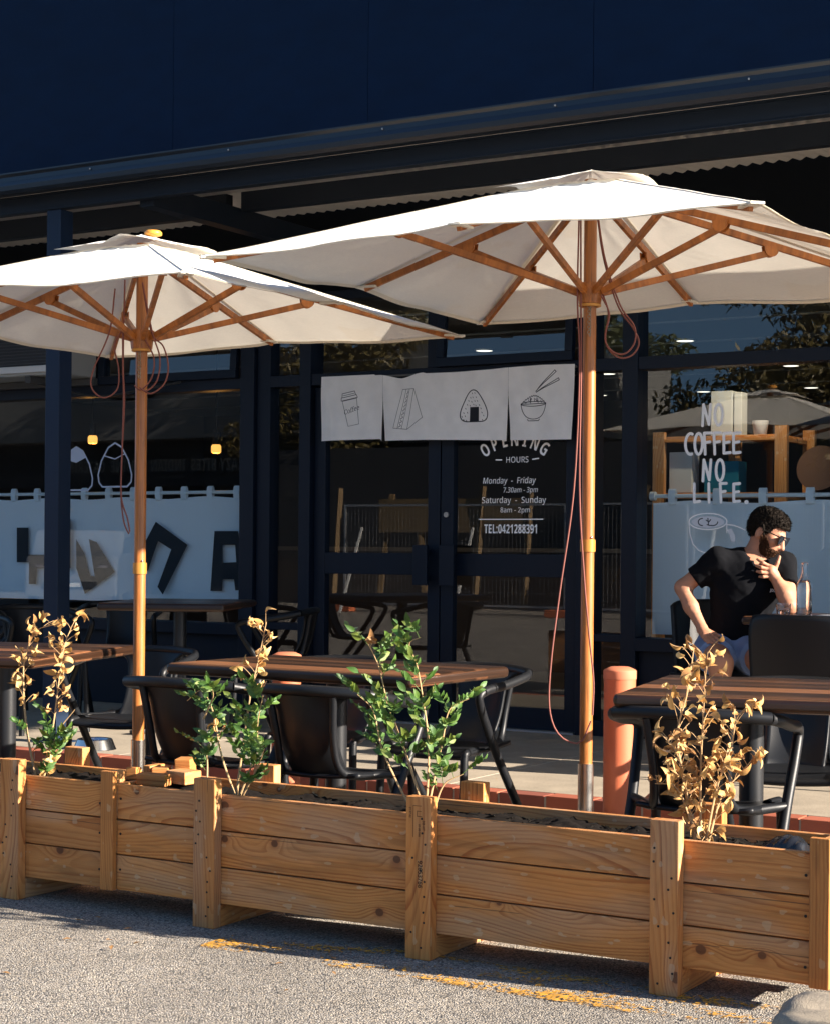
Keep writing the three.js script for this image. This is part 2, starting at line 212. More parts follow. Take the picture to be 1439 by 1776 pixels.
const doorL = door(-6.31, -5.388, -5.475), doorR = door(-5.38, -4.455, -5.29);
{ const lk = new THREE.CylinderGeometry(0.016, 0.016, 0.012, 16); lk.rotateX(Math.PI / 2); mesh('lock', lk, std([0.5, 0.5, 0.5], { metalness: 0.9, roughness: 0.3 }), doorR, [-5.34, 1.39, -9.25]); mesh('threshold', box(-6.31, -4.455, HS, HS + 0.011, -9.34, -9.2), std([0.45, 0.46, 0.48], { metalness: 0.8, roughness: 0.4 }), cafe); }
// ---------- interior ----------
{
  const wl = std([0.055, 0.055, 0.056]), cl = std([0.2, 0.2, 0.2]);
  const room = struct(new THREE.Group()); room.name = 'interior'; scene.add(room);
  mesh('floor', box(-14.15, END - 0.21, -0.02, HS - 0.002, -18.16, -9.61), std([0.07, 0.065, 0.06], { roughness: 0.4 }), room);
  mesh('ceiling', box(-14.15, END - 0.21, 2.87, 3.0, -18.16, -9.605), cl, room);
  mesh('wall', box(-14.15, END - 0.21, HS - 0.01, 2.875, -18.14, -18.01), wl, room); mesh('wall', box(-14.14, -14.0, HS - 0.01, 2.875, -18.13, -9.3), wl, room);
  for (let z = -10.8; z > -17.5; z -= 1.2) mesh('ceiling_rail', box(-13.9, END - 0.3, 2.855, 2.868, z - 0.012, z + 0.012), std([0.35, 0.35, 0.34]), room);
  const counter = thing('counter', 'long dark serving counter deep inside the cafe', 'counter', [-8.2, HS, -14.2]); mesh('front', box(-3, 3, 0, 1.05, -0.3, 0.3), std([0.09, 0.06, 0.04]), counter); mesh('worktop', box(-3.05, 3.05, 1.052, 1.09, -0.36, 0.36, 0.004), std([0.2, 0.16, 0.12], { roughness: 0.4 }), counter);
  const dl = [[-8.89, -12.92], [-7.14, -12.98], [-5.38, -13.09], [-5.25, -15.25], [-7.02, -15.19], [-10.48, -15.04], [-6.9, -17.3], [-8.05, -17.23], [-5.76, -17.35]], em = new THREE.MeshStandardMaterial({ color: 0xffffff, emissive: new THREE.Color(1, 0.86, 0.66), emissiveIntensity: 0.6 });
  const ring = new THREE.TorusGeometry(0.075, 0.01, 8, 24); ring.rotateX(Math.PI / 2); const disc = new THREE.CylinderGeometry(0.068, 0.068, 0.008, 24);
  const dlab = ['above the cup print of the door curtain', 'seen in the opened sash over the doors', 'in the upper pane left of the mirrored tree', 'right of the mirrored umbrella top', 'beside the tall umbrella pole', 'in the narrow pane left of the doors', 'above the letters NO', 'low in the narrow pane right of the doors', 'furthest right over the mirrored umbrella'];
  dl.forEach(([x, z], i) => { const d = thing('downlight', 'small lit ceiling downlight ' + dlab[i], 'light', [x, 2.865, z], 0, 'downlights in the cafe ceiling'); mesh('trim', ring, std([0.7, 0.7, 0.68]), d); mesh('lens', disc, em, d, [0, -0.004, 0]); if (i < 6) { const p = new THREE.SpotLight(0xffdcaa, 0.25, 0, 1.0, 0.6, 2); p.position.set(x, 2.85, z); p.target.position.set(x, 0, z); scene.add(p.target); p.castShadow = true; scene.add(p); } });
  for (const [x, y, z, l] of [[-9.17, 2.01, -10.4, 'left hanging bulb behind the striped post'], [-7.97, 1.912, -10.4, 'right hanging bulb behind the letter A curtain']]) {
    const p = thing('pendant_lamp', l.replace('striped post', 'square navy post').replace('hanging bulb', 'warm pendant lamp'), 'lamp', [x, y, z], 0, 'pendant lamps in the window');
    mesh('cord', tube([[0, 0.12, 0], [0, 0.5, 0], [0, 2.86 - y, 0]], 0.004, 4, 6), darkGap, p); mesh('socket', new THREE.CylinderGeometry(0.024, 0.028, 0.09, 16), std([0.01, 0.01, 0.01]), p, [0, 0.075, 0]);
    const b = new THREE.LatheGeometry([[0, -0.035], [0.03, -0.033], [0.037, -0.022], [0.037, 0.016], [0.028, 0.03], [0, 0.03]].map((q) => new THREE.Vector2(...q)), 20); mesh('bulb', b, new THREE.MeshStandardMaterial({ color: 0xffc070, emissive: new THREE.Color(1, 0.42, 0.08), emissiveIntensity: 0.45 }), p);
    const L = new THREE.PointLight(0xffa850, 0.06, 0, 2); L.position.set(x, y - 0.05, z); L.castShadow = true; scene.add(L);
  }
}
// ---------- half curtains on rods ----------
const linen = new THREE.MeshPhysicalMaterial({ color: new THREE.Color().setRGB(0.86, 0.87, 0.87), roughness: 1, transmission: 0.15, thickness: 0, bumpMap: clothBump, bumpScale: 0.0006 }), inkMat = std([0.012, 0.014, 0.018], { roughness: 0.9 });
function cafeCurtain(label, x0, x1, yTop, yBot, loops, z = -9.42) {
  const g = thing('cafe_curtain', label, 'curtain', [x0, 0, z]); const w = x1 - x0, R = rng(Math.floor(-x0 * 100)), ph = R() * 6;
  const cur = mesh('cloth', surf(80, 10, (u, v) => { const x = u * w, y = lerp(yBot, yTop, v); return [x, y + 0.008 * Math.sin(x * 9 + ph) * v, 0.012 * Math.sin(x * 7 + ph) * (1.1 - v * 0.6) + 0.006 * Math.sin(x * 23 + y * 2)]; }), linen, g);
  const rod = new THREE.CylinderGeometry(0.012, 0.012, w + 0.02, 12); rod.rotateZ(Math.PI / 2); mesh('rod', rod, std([0.75, 0.75, 0.73], { roughness: 0.4 }), g, [w / 2, yTop + 0.035, 0]);
  const cap = new THREE.CylinderGeometry(0.026, 0.026, 0.03, 16); cap.rotateZ(Math.PI / 2); mesh('rod_end', cap, std([0.75, 0.75, 0.73]), g, [0.0, yTop + 0.035, 0]); mesh('rod_end', cap, std([0.75, 0.75, 0.73]), g, [w, yTop + 0.035, 0]);
  const lp = surf(10, 1, (u, v) => { const a = u * Math.PI * 2; return [(v - 0.5) * 0.045, 0.035 + Math.cos(a) * 0.042 - (Math.abs(a - Math.PI) < 0.8 ? 0.01 : 0), Math.sin(a) * 0.016]; });
  for (let i = 0; i < loops; i++) mesh('loop', lp, linen, g, [0.12 + (w - 0.24) * i / (loops - 1), yTop, 0]); return g;
}
const curL = cafeCurtain('white half curtain with big dark lettering in the left window', -10.5, -6.92, 1.515, 0.8, 16), curR = cafeCurtain('plain white half curtain behind the seated man', -4.06, -1.65, 1.462, 0.7, 9);
{ // big cut letters on the left curtain, proud of its folds
  const P = [[[-8.987, 1.31], [-8.875, 1.31], [-8.873, 1.116], [-8.555, 1.119], [-8.558, 1.372], [-8.477, 1.371], [-8.473, 1.026], [-8.789, 1.022], [-8.798, 0.907], [-8.865, 0.906], [-8.866, 1.062], [-8.984, 1.061]], [[-8.421, 1.229], [-8.346, 1.129], [-8.291, 0.976], [-8.248, 0.969], [-8.304, 1.23], [-8.235, 1.21], [-8.066, 1.003], [-8.337, 0.846], [-8.419, 1.027]], [[-7.706, 1.351], [-7.431, 1.195], [-7.64, 0.856], [-7.686, 0.907], [-7.569, 1.163], [-7.685, 1.221], [-7.773, 1.015], [-7.901, 1.026], [-7.811, 1.193]]];
  for (const q of P) { const g = poly(q.map(([x, y]) => [x + 10.5, y]), 0.002); mesh('letter', g, inkMat, curL, [0, 0, 0.03]); }
  const A = new THREE.Shape([[-7.203, 1.289], [-7.007, 1.289], [-6.951, 0.897], [-7.026, 0.896], [-7.037, 0.968], [-7.132, 0.967], [-7.136, 0.89], [-7.232, 0.888]].map(([x, y]) => new THREE.Vector2(x + 10.5, y))); A.holes.push(new THREE.Path([[-7.135, 1.197], [-7.03, 1.197], [-7.019, 1.083], [-7.133, 1.078]].map(([x, y]) => new THREE.Vector2(x + 10.5, y))));
  mesh('letter', new THREE.ExtrudeGeometry(A, { depth: 0.002, bevelEnabled: false }), inkMat, curL, [0, 0, 0.03]);
}
// ---------- lettering on the glass ----------
function decal(name, parent, x0, x1, y0, y1, z, pxPerM, draw) { const w = Math.round((x1 - x0) * pxPerM), h = Math.round((y1 - y0) * pxPerM); const t = canvasTex(w, h, (c) => { c.clearRect(0, 0, w, h); c.setTransform(pxPerM, 0, 0, -pxPerM, -x0 * pxPerM, y1 * pxPerM); draw(c); }); return mesh(name, new THREE.PlaneGeometry(x1 - x0, y1 - y0), new THREE.MeshStandardMaterial({ map: t, transparent: true, roughness: 0.6 }), parent, [(x0 + x1) / 2, (y0 + y1) / 2, z]); }
function txt(c, s, x, y, size, weight = '', sx = 1, rot = 0, align = 'center') { c.save(); c.translate(x, y); c.rotate(rot); c.scale(sx * size / 100, -size / 100); c.font = weight + ' 100px sans-serif'; c.textAlign = align; c.textBaseline = 'middle'; c.fillText(s, 0, 0); c.restore(); }
function strokes(c, list, x, y, s, w) { c.lineWidth = w; c.lineCap = c.lineJoin = 'round'; for (const st of list) { c.beginPath(); st.forEach((p, i) => i ? c.lineTo(x + p[0] * s, y + p[1] * s) : c.moveTo(x + p[0] * s, y + p[1] * s)); c.stroke(); } }
const arc = (cx, cy, rx, ry, a0, a1, n = 16) => Array.from({ length: n + 1 }, (_, i) => { const a = (a0 + (a1 - a0) * i / n) * Math.PI / 180; return [cx + rx * Math.cos(a), cy + ry * Math.sin(a)]; });
const HW = { N: [[[0, 0], [0.06, 1], [0.45, 0.05], [0.55, 1]]], O: [arc(0.3, 0.5, 0.27, 0.5, 0, 360)], C: [arc(0.4, 0.5, 0.36, 0.5, 70, 285)], F: [[[0.1, 0], [0.02, 1], [0.5, 1]], [[0.06, 0.55], [0.42, 0.58]]], E: [[[0.5, 0.98], [0.04, 0.96], [0.06, 0.03], [0.5, 0.05]], [[0.06, 0.52], [0.42, 0.55]]], L: [[[0.04, 1], [0.06, 0.02], [0.5, 0.06]]], I: [[[0.2, 0], [0.16, 1]]], '.': [[[0.1, 0.02], [0.11, 0.02]]] };
decal('lettering', winR, -4.0, -3.2, 0.98, 2.06, -9.279, 900, (c) => {
  c.strokeStyle = c.fillStyle = '#ffffff'; const H = 0.118;
  const word = (w, x, y, dx, h = H) => { let q = x; for (const l of w) { strokes(c, HW[l].map((st) => st.map((p) => [p[0] * 0.72, p[1]])), q, y, h, 0.017); q += dx; } };
  word('NO', -3.705, 1.885, 0.07); word('COFFEE', -3.81, 1.725, 0.057); word('NO', -3.7, 1.575, 0.075); word('LIFE', -3.755, 1.455, 0.078, 0.105); strokes(c, HW['.'], -3.455, 1.452, H, 0.024);
  // cup drawn in outline: rim, coffee, bowl and a tag on the handle
  c.fillStyle = '#d9dde4'; c.beginPath(); c.ellipse(-3.668, 1.345, 0.098, 0.033, 0, 0, 7); c.fill(); strokes(c, [arc(-3.668, 1.348, 0.112, 0.045, 0, 360, 40)], 0, 0, 1, 0.008);
  strokes(c, [[[-3.78, 1.345], [-3.775, 1.28], [-3.755, 1.22], [-3.72, 1.185], [-3.68, 1.172], [-3.63, 1.175]], [[-3.556, 1.345], [-3.556, 1.285]], [[-3.556, 1.33], [-3.52, 1.328], [-3.48, 1.315], [-3.45, 1.3]], [[-3.55, 1.3], [-3.54, 1.28], [-3.53, 1.3]]], 0, 0, 1, 0.007);
  c.beginPath(); c.moveTo(-3.55, 1.305); c.lineTo(-3.53, 1.31); c.lineTo(-3.505, 1.27); c.lineTo(-3.505, 1.235); c.lineTo(-3.53, 1.235); c.fill();
  c.strokeStyle = '#3a4048'; strokes(c, [arc(-3.7, 1.345, 0.025, 0.02, 90, 270), arc(-3.64, 1.345, 0.03, 0.02, 250, 360), [[-3.668, 1.365], [-3.664, 1.33]], [[-3.678, 1.355], [-3.662, 1.345], [-3.652, 1.358]], [[-3.672, 1.33], [-3.655, 1.325]]], 0, 0, 1, 0.006);
});
decal('lettering', doorR, -5.2, -4.58, 1.2, 1.92, -9.279, 1300, (c) => {
  c.fillStyle = c.strokeStyle = '#ffffff'; 'OPENING'.split('').forEach((l, i) => { const a = (i - 3) * 0.195, r = 0.36; txt(c, l, -4.893 + r * Math.sin(a), 1.478 + r * Math.cos(a), 0.11, 'bold', 0.72, -a); });
  txt(c, 'HOURS', -4.875, 1.717, 0.048, '', 1); strokes(c, [[[-5.018, 1.718], [-4.98, 1.717]], [[-4.772, 1.717], [-4.732, 1.722]]], 0, 0, 1, 0.008);
  // handwritten line: thin slanting strokes
  c.save(); c.transform(1, 0, 0.12, 1, -0.19, 0); txt(c, 'Monday  -  Friday', -4.93, 1.594, 0.05, '', 0.92); txt(c, '7.30am - 3pm', -4.845, 1.537, 0.042, '', 0.9); c.restore();
  txt(c, 'Saturday  -  Sunday', -4.897, 1.477, 0.05, '', 1); txt(c, '8am - 2pm', -4.885, 1.418, 0.042, '', 1); strokes(c, [[[-5.13, 1.362], [-4.7, 1.362]]], 0, 0, 1, 0.006); txt(c, 'TEL:0421288391', -4.913, 1.304, 0.074, 'bold', 0.66);
});
decal('rice_ball_drawing', winL, -8.5, -7.75, 1.5, 1.98, -9.279, 700, (c) => { // plain rice ball outlines, no faces
  c.strokeStyle = c.fillStyle = '#b9c2d6'; for (const [x, y, k] of [[-8.33, 1.57, 0], [-7.98, 1.59, 1]]) { const P = [[-0.14, 0.03], [-0.11, 0], [0.11, 0], [0.145, 0.03], [0.15, 0.08], [0.12, 0.18], [0.06, 0.27], [0, 0.3], [-0.06, 0.27], [-0.12, 0.18], [-0.15, 0.08], [-0.14, 0.03]]; strokes(c, [P], x, y, 1, 0.012); c.beginPath(); [[-0.06, 0.27], [0, 0.3], [0.06, 0.27], [0.09, 0.225], [0, 0.19], [-0.1, 0.215]].forEach((p, i) => i ? c.lineTo(x + p[0], y + p[1]) : c.moveTo(x + p[0], y + p[1])); k ? (c.lineWidth = 0.008, c.stroke()) : c.fill(); }
});
// ---------- printed cloth over the door ----------
{
  const X0 = -6.2, X1 = -4.445, W = X1 - X0, g = thing('door_curtain', 'short grey printed cloth curtain hanging across the double doors', 'curtain', [X0, 0, -9.17]);
  const cuts = [0, 0.25, 0.75, 1], drop = [[2.253, 1.845], [2.21, 1.825], [2.262, 1.832], [2.245, 1.828]];
  const art = canvasTex(2048, 512, (c, w, h) => {
    c.fillStyle = '#f1efec'; c.fillRect(0, 0, w, h); const im = c.getImageData(0, 0, w, h); for (let y = 0; y < h; y++) for (let x = 0; x < w; x++) { const n = 0.96 + 0.05 * fbm(x / 60, y / 60, 999, 999, 3, 4) + 0.04 * (hash2(x, y, 1) - 0.5); for (let k = 0; k < 3; k++) im.data[(y * w + x) * 4 + k] *= n; } c.putImageData(im, 0, 0);
    c.strokeStyle = c.fillStyle = '#20232a'; c.lineCap = c.lineJoin = 'round'; const L = (pts, lw = 4) => { c.lineWidth = lw; c.beginPath(); pts.forEach((p, i) => i ? c.lineTo(...p) : c.moveTo(...p)); c.stroke(); };
    // cup
    c.save(); c.translate(255, 250); c.rotate(-0.16); L([[-62, -72], [-40, 120], [52, 120], [64, -72]], 3); L([[-62, -72], [64, -72]], 3); L([[-70, -76], [-66, -98], [66, -98], [72, -76], [-70, -76]], 4); L([[-60, -100], [-54, -128], [54, -128], [60, -100]], 4); L([[-50, -112], [50, -112]], 3); c.font = 'italic 46px serif'; c.textAlign = 'center'; c.rotate(-0.12); c.fillText('Coffee', 4, 22); c.restore();
    // sandwich
    L([[620, 400], [690, 120], [790, 118], [868, 330], [735, 412], [620, 400]], 3); L([[735, 412], [790, 118]], 3); L([[655, 405], [722, 120]], 3); L([[690, 408], [752, 120]], 3); for (let i = 0; i < 9; i++) L([[664 + i * 8, 395 - i * 30], [684 + i * 7, 385 - i * 30], [676 + i * 8, 372 - i * 30]], 4);
    // rice ball
    c.lineWidth = 7; c.beginPath(); c.moveTo(1224, 372); c.bezierCurveTo(1150, 368, 1160, 300, 1200, 220); c.bezierCurveTo(1230, 150, 1262, 130, 1300, 160); c.bezierCurveTo(1330, 190, 1380, 280, 1380, 320); c.bezierCurveTo(1380, 370, 1350, 372, 1320, 372); c.closePath(); c.stroke(); c.fillRect(1240, 268, 72, 104); const R = rng(8); for (let j = 0; j < 8; j++) for (let i = 0; i < 9; i++) { const x = 1178 + i * 24 + (j % 2) * 12 + R() * 8, y = 165 + j * 27 + R() * 8; if ((y < 258 || Math.abs(x - 1276) > 50) && Math.abs(x - 1274) < 18 + (y - 150) * 0.42) L([[x, y], [x + 4, y + 7]], 4); }
    // bowl and chopsticks
    c.lineWidth = 5; c.beginPath(); c.moveTo(1640, 262); c.bezierCurveTo(1650, 340, 1690, 368, 1735, 368); c.bezierCurveTo(1790, 368, 1826, 340, 1836, 262); c.closePath(); c.stroke(); L([[1690, 370], [1698, 380], [1775, 380], [1784, 370]], 5); c.beginPath(); c.ellipse(1738, 262, 98, 16, 0, 0, 7); c.stroke(); const pr = []; for (let i = 0; i <= 24; i++) { const t = i / 24; pr.push([1650 + t * 176, 256 - 46 * Math.sin(Math.PI * t) - (i % 2) * 9]); } L(pr, 4); for (let i = 0; i < 20; i++) { const t = R(), x = 1665 + t * 145; L([[x, 250 - R() * 36 * Math.sin(Math.PI * t)], [x + 4, 256 - R() * 36 * Math.sin(Math.PI * t)]], 4); }
    for (const [a, b] of [[[1752, 176], [1900, 38]], [[1756, 182], [1928, 96]]]) { const dx = b[0] - a[0], dy = b[1] - a[1], l = Math.hypot(dx, dy), nx = -dy / l, ny = dx / l; L([[a[0], a[1]], [b[0] + nx * 8, b[1] + ny * 8], [b[0] - nx * 8, b[1] - ny * 8], [a[0], a[1]]], 5); }
  });
  const cm = new THREE.MeshPhysicalMaterial({ map: art, roughness: 1, transmission: 0.08, thickness: 0, bumpMap: clothBump, bumpScale: 0.0004 });
  const topY = (x) => { const t = x / W; return t < 0.22 ? 2.256 : t < 0.42 ? lerp(2.25, 2.222, sstep(0.24, 0.34, t)) + 0.03 * sstep(0.33, 0.42, t) : 2.252 + 0.008 * Math.sin(t * 9); }, botY = (x) => 1.832 + 0.012 * Math.sin(x * 2.3 + 0.6) + (x / W < 0.25 ? 0.012 : 0);
  const panels = [[0.0, 0.2572, 0], [0.2578, 0.7512, 1], [0.7518, 1.0, 0]];
  for (const [a, b, seam] of panels) mesh('panel', surf(40, 16, (u, v) => { const gap = (side) => (1 - sstep(0, 0.75, v)) * 0.012 * side; const x = lerp(a, b, u) * W + gap(1 - 2 * u), yb = botY(x), yt = topY(x), y = lerp(yb, yt, v); return [x, y, 0.014 * Math.sin(x * 8 + 1 + 0.6 * Math.sin(x * 3)) * (1 - v * 0.8) + 0.005 * Math.sin(x * 29 + y * 9) * (0.4 + vnoise(x * 6, y * 6, 99, 99, 4)) + 0.01 * (1 - v)]; }), cm, g);
  g.children.forEach((m) => { const p = m.geometry.attributes.position, uv = m.geometry.attributes.uv; for (let i = 0; i < p.count; i++) uv.setXY(i, p.getX(i) / W, (p.getY(i) - 1.825) / 0.43); });
  const rod = new THREE.CylinderGeometry(0.007, 0.007, W, 8); rod.rotateZ(Math.PI / 2); mesh('rod', rod, std([0.1, 0.1, 0.1]), g, [W / 2, 2.243, -0.02]);
}
// ---------- verandah ----------
{
  const v = thing('verandah', 'dark steel verandah roof over the footpath with gutter and post', 'verandah'), A = -14, B = END, bm = new THREE.MeshPhysicalMaterial({ color: new THREE.Color().setRGB(0.006, 0.011, 0.02), roughness: 0.5, specularIntensity: 0.5 });
  // gutter: rolled front profile with a bead along its lip
  const prof = new THREE.Shape([[0, 0], [0.02, -0.015], [0.1, -0.02], [0.118, -0.005], [0.12, 0.02], [0.105, 0.045], [0.1, 0.07], [0.112, 0.084], [0.112, 0.092], [0.1, 0.092], [0.09, 0.07], [0.09, 0.01], [0.01, 0.01], [0.01, 0.09], [0, 0.09]].map((p) => new THREE.Vector2(...p)));
  const gg = new THREE.ExtrudeGeometry(prof, { depth: B - A, bevelEnabled: false }); gg.rotateY(Math.PI / 2); gg.scale(1, 1, -1); gg.translate(A, 3.095, -7.1); { const ix = gg.index; gg.computeVertexNormals(); }
  mesh('gutter', gg, new THREE.MeshStandardMaterial({ color: new THREE.Color().setRGB(0.01, 0.014, 0.021), roughness: 0.28, metalness: 0.0, side: THREE.DoubleSide }), v);
  for (let x = -13.4; x < 1.3; x += 0.9) mesh('gutter_screw', new THREE.SphereGeometry(0.005, 8, 6), std([0.3, 0.3, 0.3]), v, [x, 3.15, -6.992]);
  // front beam: channel with flanges
  mesh('front_beam', merge([box(A, B, 3.01, 3.085, -7.155, -7.147), box(A, B, 3.0, 3.009, -7.2, -7.14, 0.002), box(A, B, 3.086, 3.094, -7.2, -7.14)]), bm, v);
  mesh('purlin', box(-5.95, B, 3.07, 3.18, -8.03, -7.97, 0.003), bm, v); mesh('purlin', box(A, -6.05, 3.06, 3.18, -8.03, -7.97, 0.003), bm, v);
  for (const x of [-12.5, -6.0, -0.2]) mesh('rafter', box(x - 0.045, x + 0.045, 2.97, 3.09, -9.26, -7.21, 0.003), bm, v);
  // corrugated sheets: waves run along z
  const N = Math.round((B - A) / 0.076) * 6; mesh('roof_sheet', surf(N, 1, (u, w) => [A + u * (B - A), 3.118 + 0.205 * w + 0.0085 * Math.sin(u * (B - A) / 0.076 * Math.PI * 2), lerp(-7.05, -9.27, w)], 0.0015), std([0.7, 0.68, 0.64], { roughness: 0.6 }), v);
  for (const x of [-6.595, -12.6]) { mesh('post', box(x - 0.05, x + 0.05, HS, 2.999, -7.25, -7.15, 0.004), steelPaint, v); mesh('base_plate', box(x - 0.08, x + 0.08, HS, HS + 0.01, -7.28, -7.12, 0.002), steelPaint, v); }
}
// ---------- air conditioner on the wall ----------
{
  const a = thing('air_conditioner', 'pale boxed air conditioner hung high on the left wall', 'air conditioner', [-9.2, 2.33, -9.2]); const body = std([0.36, 0.36, 0.34], { roughness: 0.6 });
  mesh('casing', box(-0.55, 1.12, 0, 0.62, 0, 0.34, 0.012), body, a); mesh('grille_frame', merge([box(-0.52, 1.07, 0.02, 0.065, 0.341, 0.365, 0.004), box(-0.52, 1.07, 0.555, 0.6, 0.341, 0.365, 0.004), box(-0.52, -0.475, 0.066, 0.554, 0.341, 0.365, 0.004), box(1.025, 1.07, 0.066, 0.554, 0.341, 0.365, 0.004)]), std([0.62, 0.63, 0.65], { roughness: 0.5 }), a);
  mesh('coil', box(-0.475, 1.025, 0.066, 0.554, 0.341, 0.345), std([0.03, 0.035, 0.045]), a); for (let i = 0; i < 22; i++) mesh('fin', box(-0.474, 1.024, 0.08 + i * 0.0215, 0.084 + i * 0.0215, 0.346, 0.356), std([0.06, 0.068, 0.085]), a);
  for (let i = 0; i < 9; i++) mesh('louvre', box(1.121, 1.128, 0.16 + i * 0.035, 0.178 + i * 0.035, 0.05, 0.2), std([0.08, 0.08, 0.08]), a);
  mesh('bracket', merge([box(-0.6, 1.15, -0.05, -0.005, 0.02, 0.06), box(-0.3, -0.25, -0.05, -0.005, 0.061, 0.36), box(0.8, 0.85, -0.05, -0.005, 0.061, 0.36)]), std([0.05, 0.05, 0.05]), a);
  mesh('pipe', tube([[0.7, -0.02, 0.12], [0.9, -0.08, 0.1], [1.2, -0.13, 0.06], [1.55, -0.1, 0.05], [1.9, -0.06, 0.05]], 0.009, 30, 6), std([0.02, 0.02, 0.02]), a);
}
// ---------- shelf inside the right window ----------
{
  const s = thing('wooden_shelf', 'pine shelf unit with two tiers inside the lettered window', 'shelf', [-4.33, HS, -10.05]); const pm = pineMats[0];
  const W = 0.78, Dp = 0.45, H = 1.8; for (const [x, z] of [[0, 0], [W, 0], [0.32, -Dp], [W + 0.02, -Dp]]) mesh('upright', pine(box(x, x + 0.075, 0, H + (x > 0.5 ? 0.02 : 0), z - 0.02, z + 0.02, 0.002), 'y'), pm, s);
  for (const y of [1.42, 1.765, 1.0]) { for (let i = 0; i < 5; i++) mesh('slat', pine(box(0.0, W + 0.02, y - 0.008, y + 0.008, -Dp + 0.03 + i * 0.085, -Dp + 0.095 + i * 0.085, 0.002)), pm, s); mesh('rail', pine(box(0.076, W - 0.001, y - 0.028, y - 0.009, -0.015, 0.018, 0.002)), pm, s); mesh('rail', pine(box(W + 0.02, W + 0.05, y - 0.035, y - 0.009, -Dp + 0.021, -0.021, 0.002), 'z'), pm, s); }
  const put = (name, label, cat, w, h, d, x, y, z, mat) => { const o = mesh(name, box(-w / 2, w / 2, 0, h, -d / 2, d / 2, 0.004), mat, null, [-4.33 + x, HS + y, -10.05 + z]); tag(o, label, cat); return o; };
  put('white_carton', 'white printed carton on the lower shelf tier', 'box', 0.15, 0.25, 0.12, 0.16, 1.43, -0.1, std([0.6, 0.6, 0.58])); put('teal_box', 'teal blue box on the lower shelf tier', 'box', 0.22, 0.19, 0.14, 0.42, 1.43, -0.12, std([0.0, 0.13, 0.2]));
  put('paper_sleeve', 'tall white carton standing on top of the shelf', 'box', 0.14, 0.28, 0.1, 0.38, 1.775, -0.2, std([0.6, 0.62, 0.62])); put('paper_sleeve', 'narrow white carton beside the tall one on the shelf', 'box', 0.05, 0.27, 0.1, 0.485, 1.775, -0.2, std([0.6, 0.62, 0.62]));
  const cup = mesh('paper_cup', new THREE.LatheGeometry([[0, 0], [0.038, 0], [0.05, 0.09], [0.047, 0.09], [0.036, 0.005], [0, 0.005]].map((q) => new THREE.Vector2(...q)), 24), std([0.62, 0.64, 0.66]), null, [-3.7, HS + 1.775, -10.2]); tag(cup, 'small white cup on top of the shelf', 'cup');
  const basket = mesh('round_tray', new THREE.CylinderGeometry(0.14, 0.14, 0.03, 32).rotateX(Math.PI / 2 - 0.25), std([0.09, 0.04, 0.022]), null, [-3.36, HS + 1.575, -10.3]); tag(basket, 'round brown tray leaning on the shelf end', 'tray');
}

{ // track light inside the lettered window, aimed at the shelf
  const t = thing('track_light', 'black track light on the ceiling inside the lettered window', 'light', [-3.35, 2.868, -9.75]); mesh('track', box(-0.9, 1.2, -0.03, 0, -0.02, 0.02, 0.003), darkGap, t);
  const h = new THREE.CylinderGeometry(0.035, 0.045, 0.16, 20); h.rotateZ(0.7); mesh('head', h, darkGap, t, [0.03, -0.15, 0]); mesh('stem', box(-0.008, 0.008, -0.1, -0.03, -0.008, 0.008), darkGap, t);
  const d = new THREE.CylinderGeometry(0.04, 0.04, 0.004, 20); d.rotateZ(0.7 - Math.PI); mesh('lens', d, new THREE.MeshStandardMaterial({ color: 0xffffff, emissive: new THREE.Color(1, 0.85, 0.62), emissiveIntensity: 0.6 }), t, [-0.025, -0.215, 0]);
  const L = new THREE.SpotLight(0xffdfb4, 1.1, 0, 0.75, 0.6, 2); L.position.set(-3.39, 2.64, -9.75); L.target.position.set(-3.95, 1.62, -10.1); L.castShadow = true; scene.add(L, L.target);
}
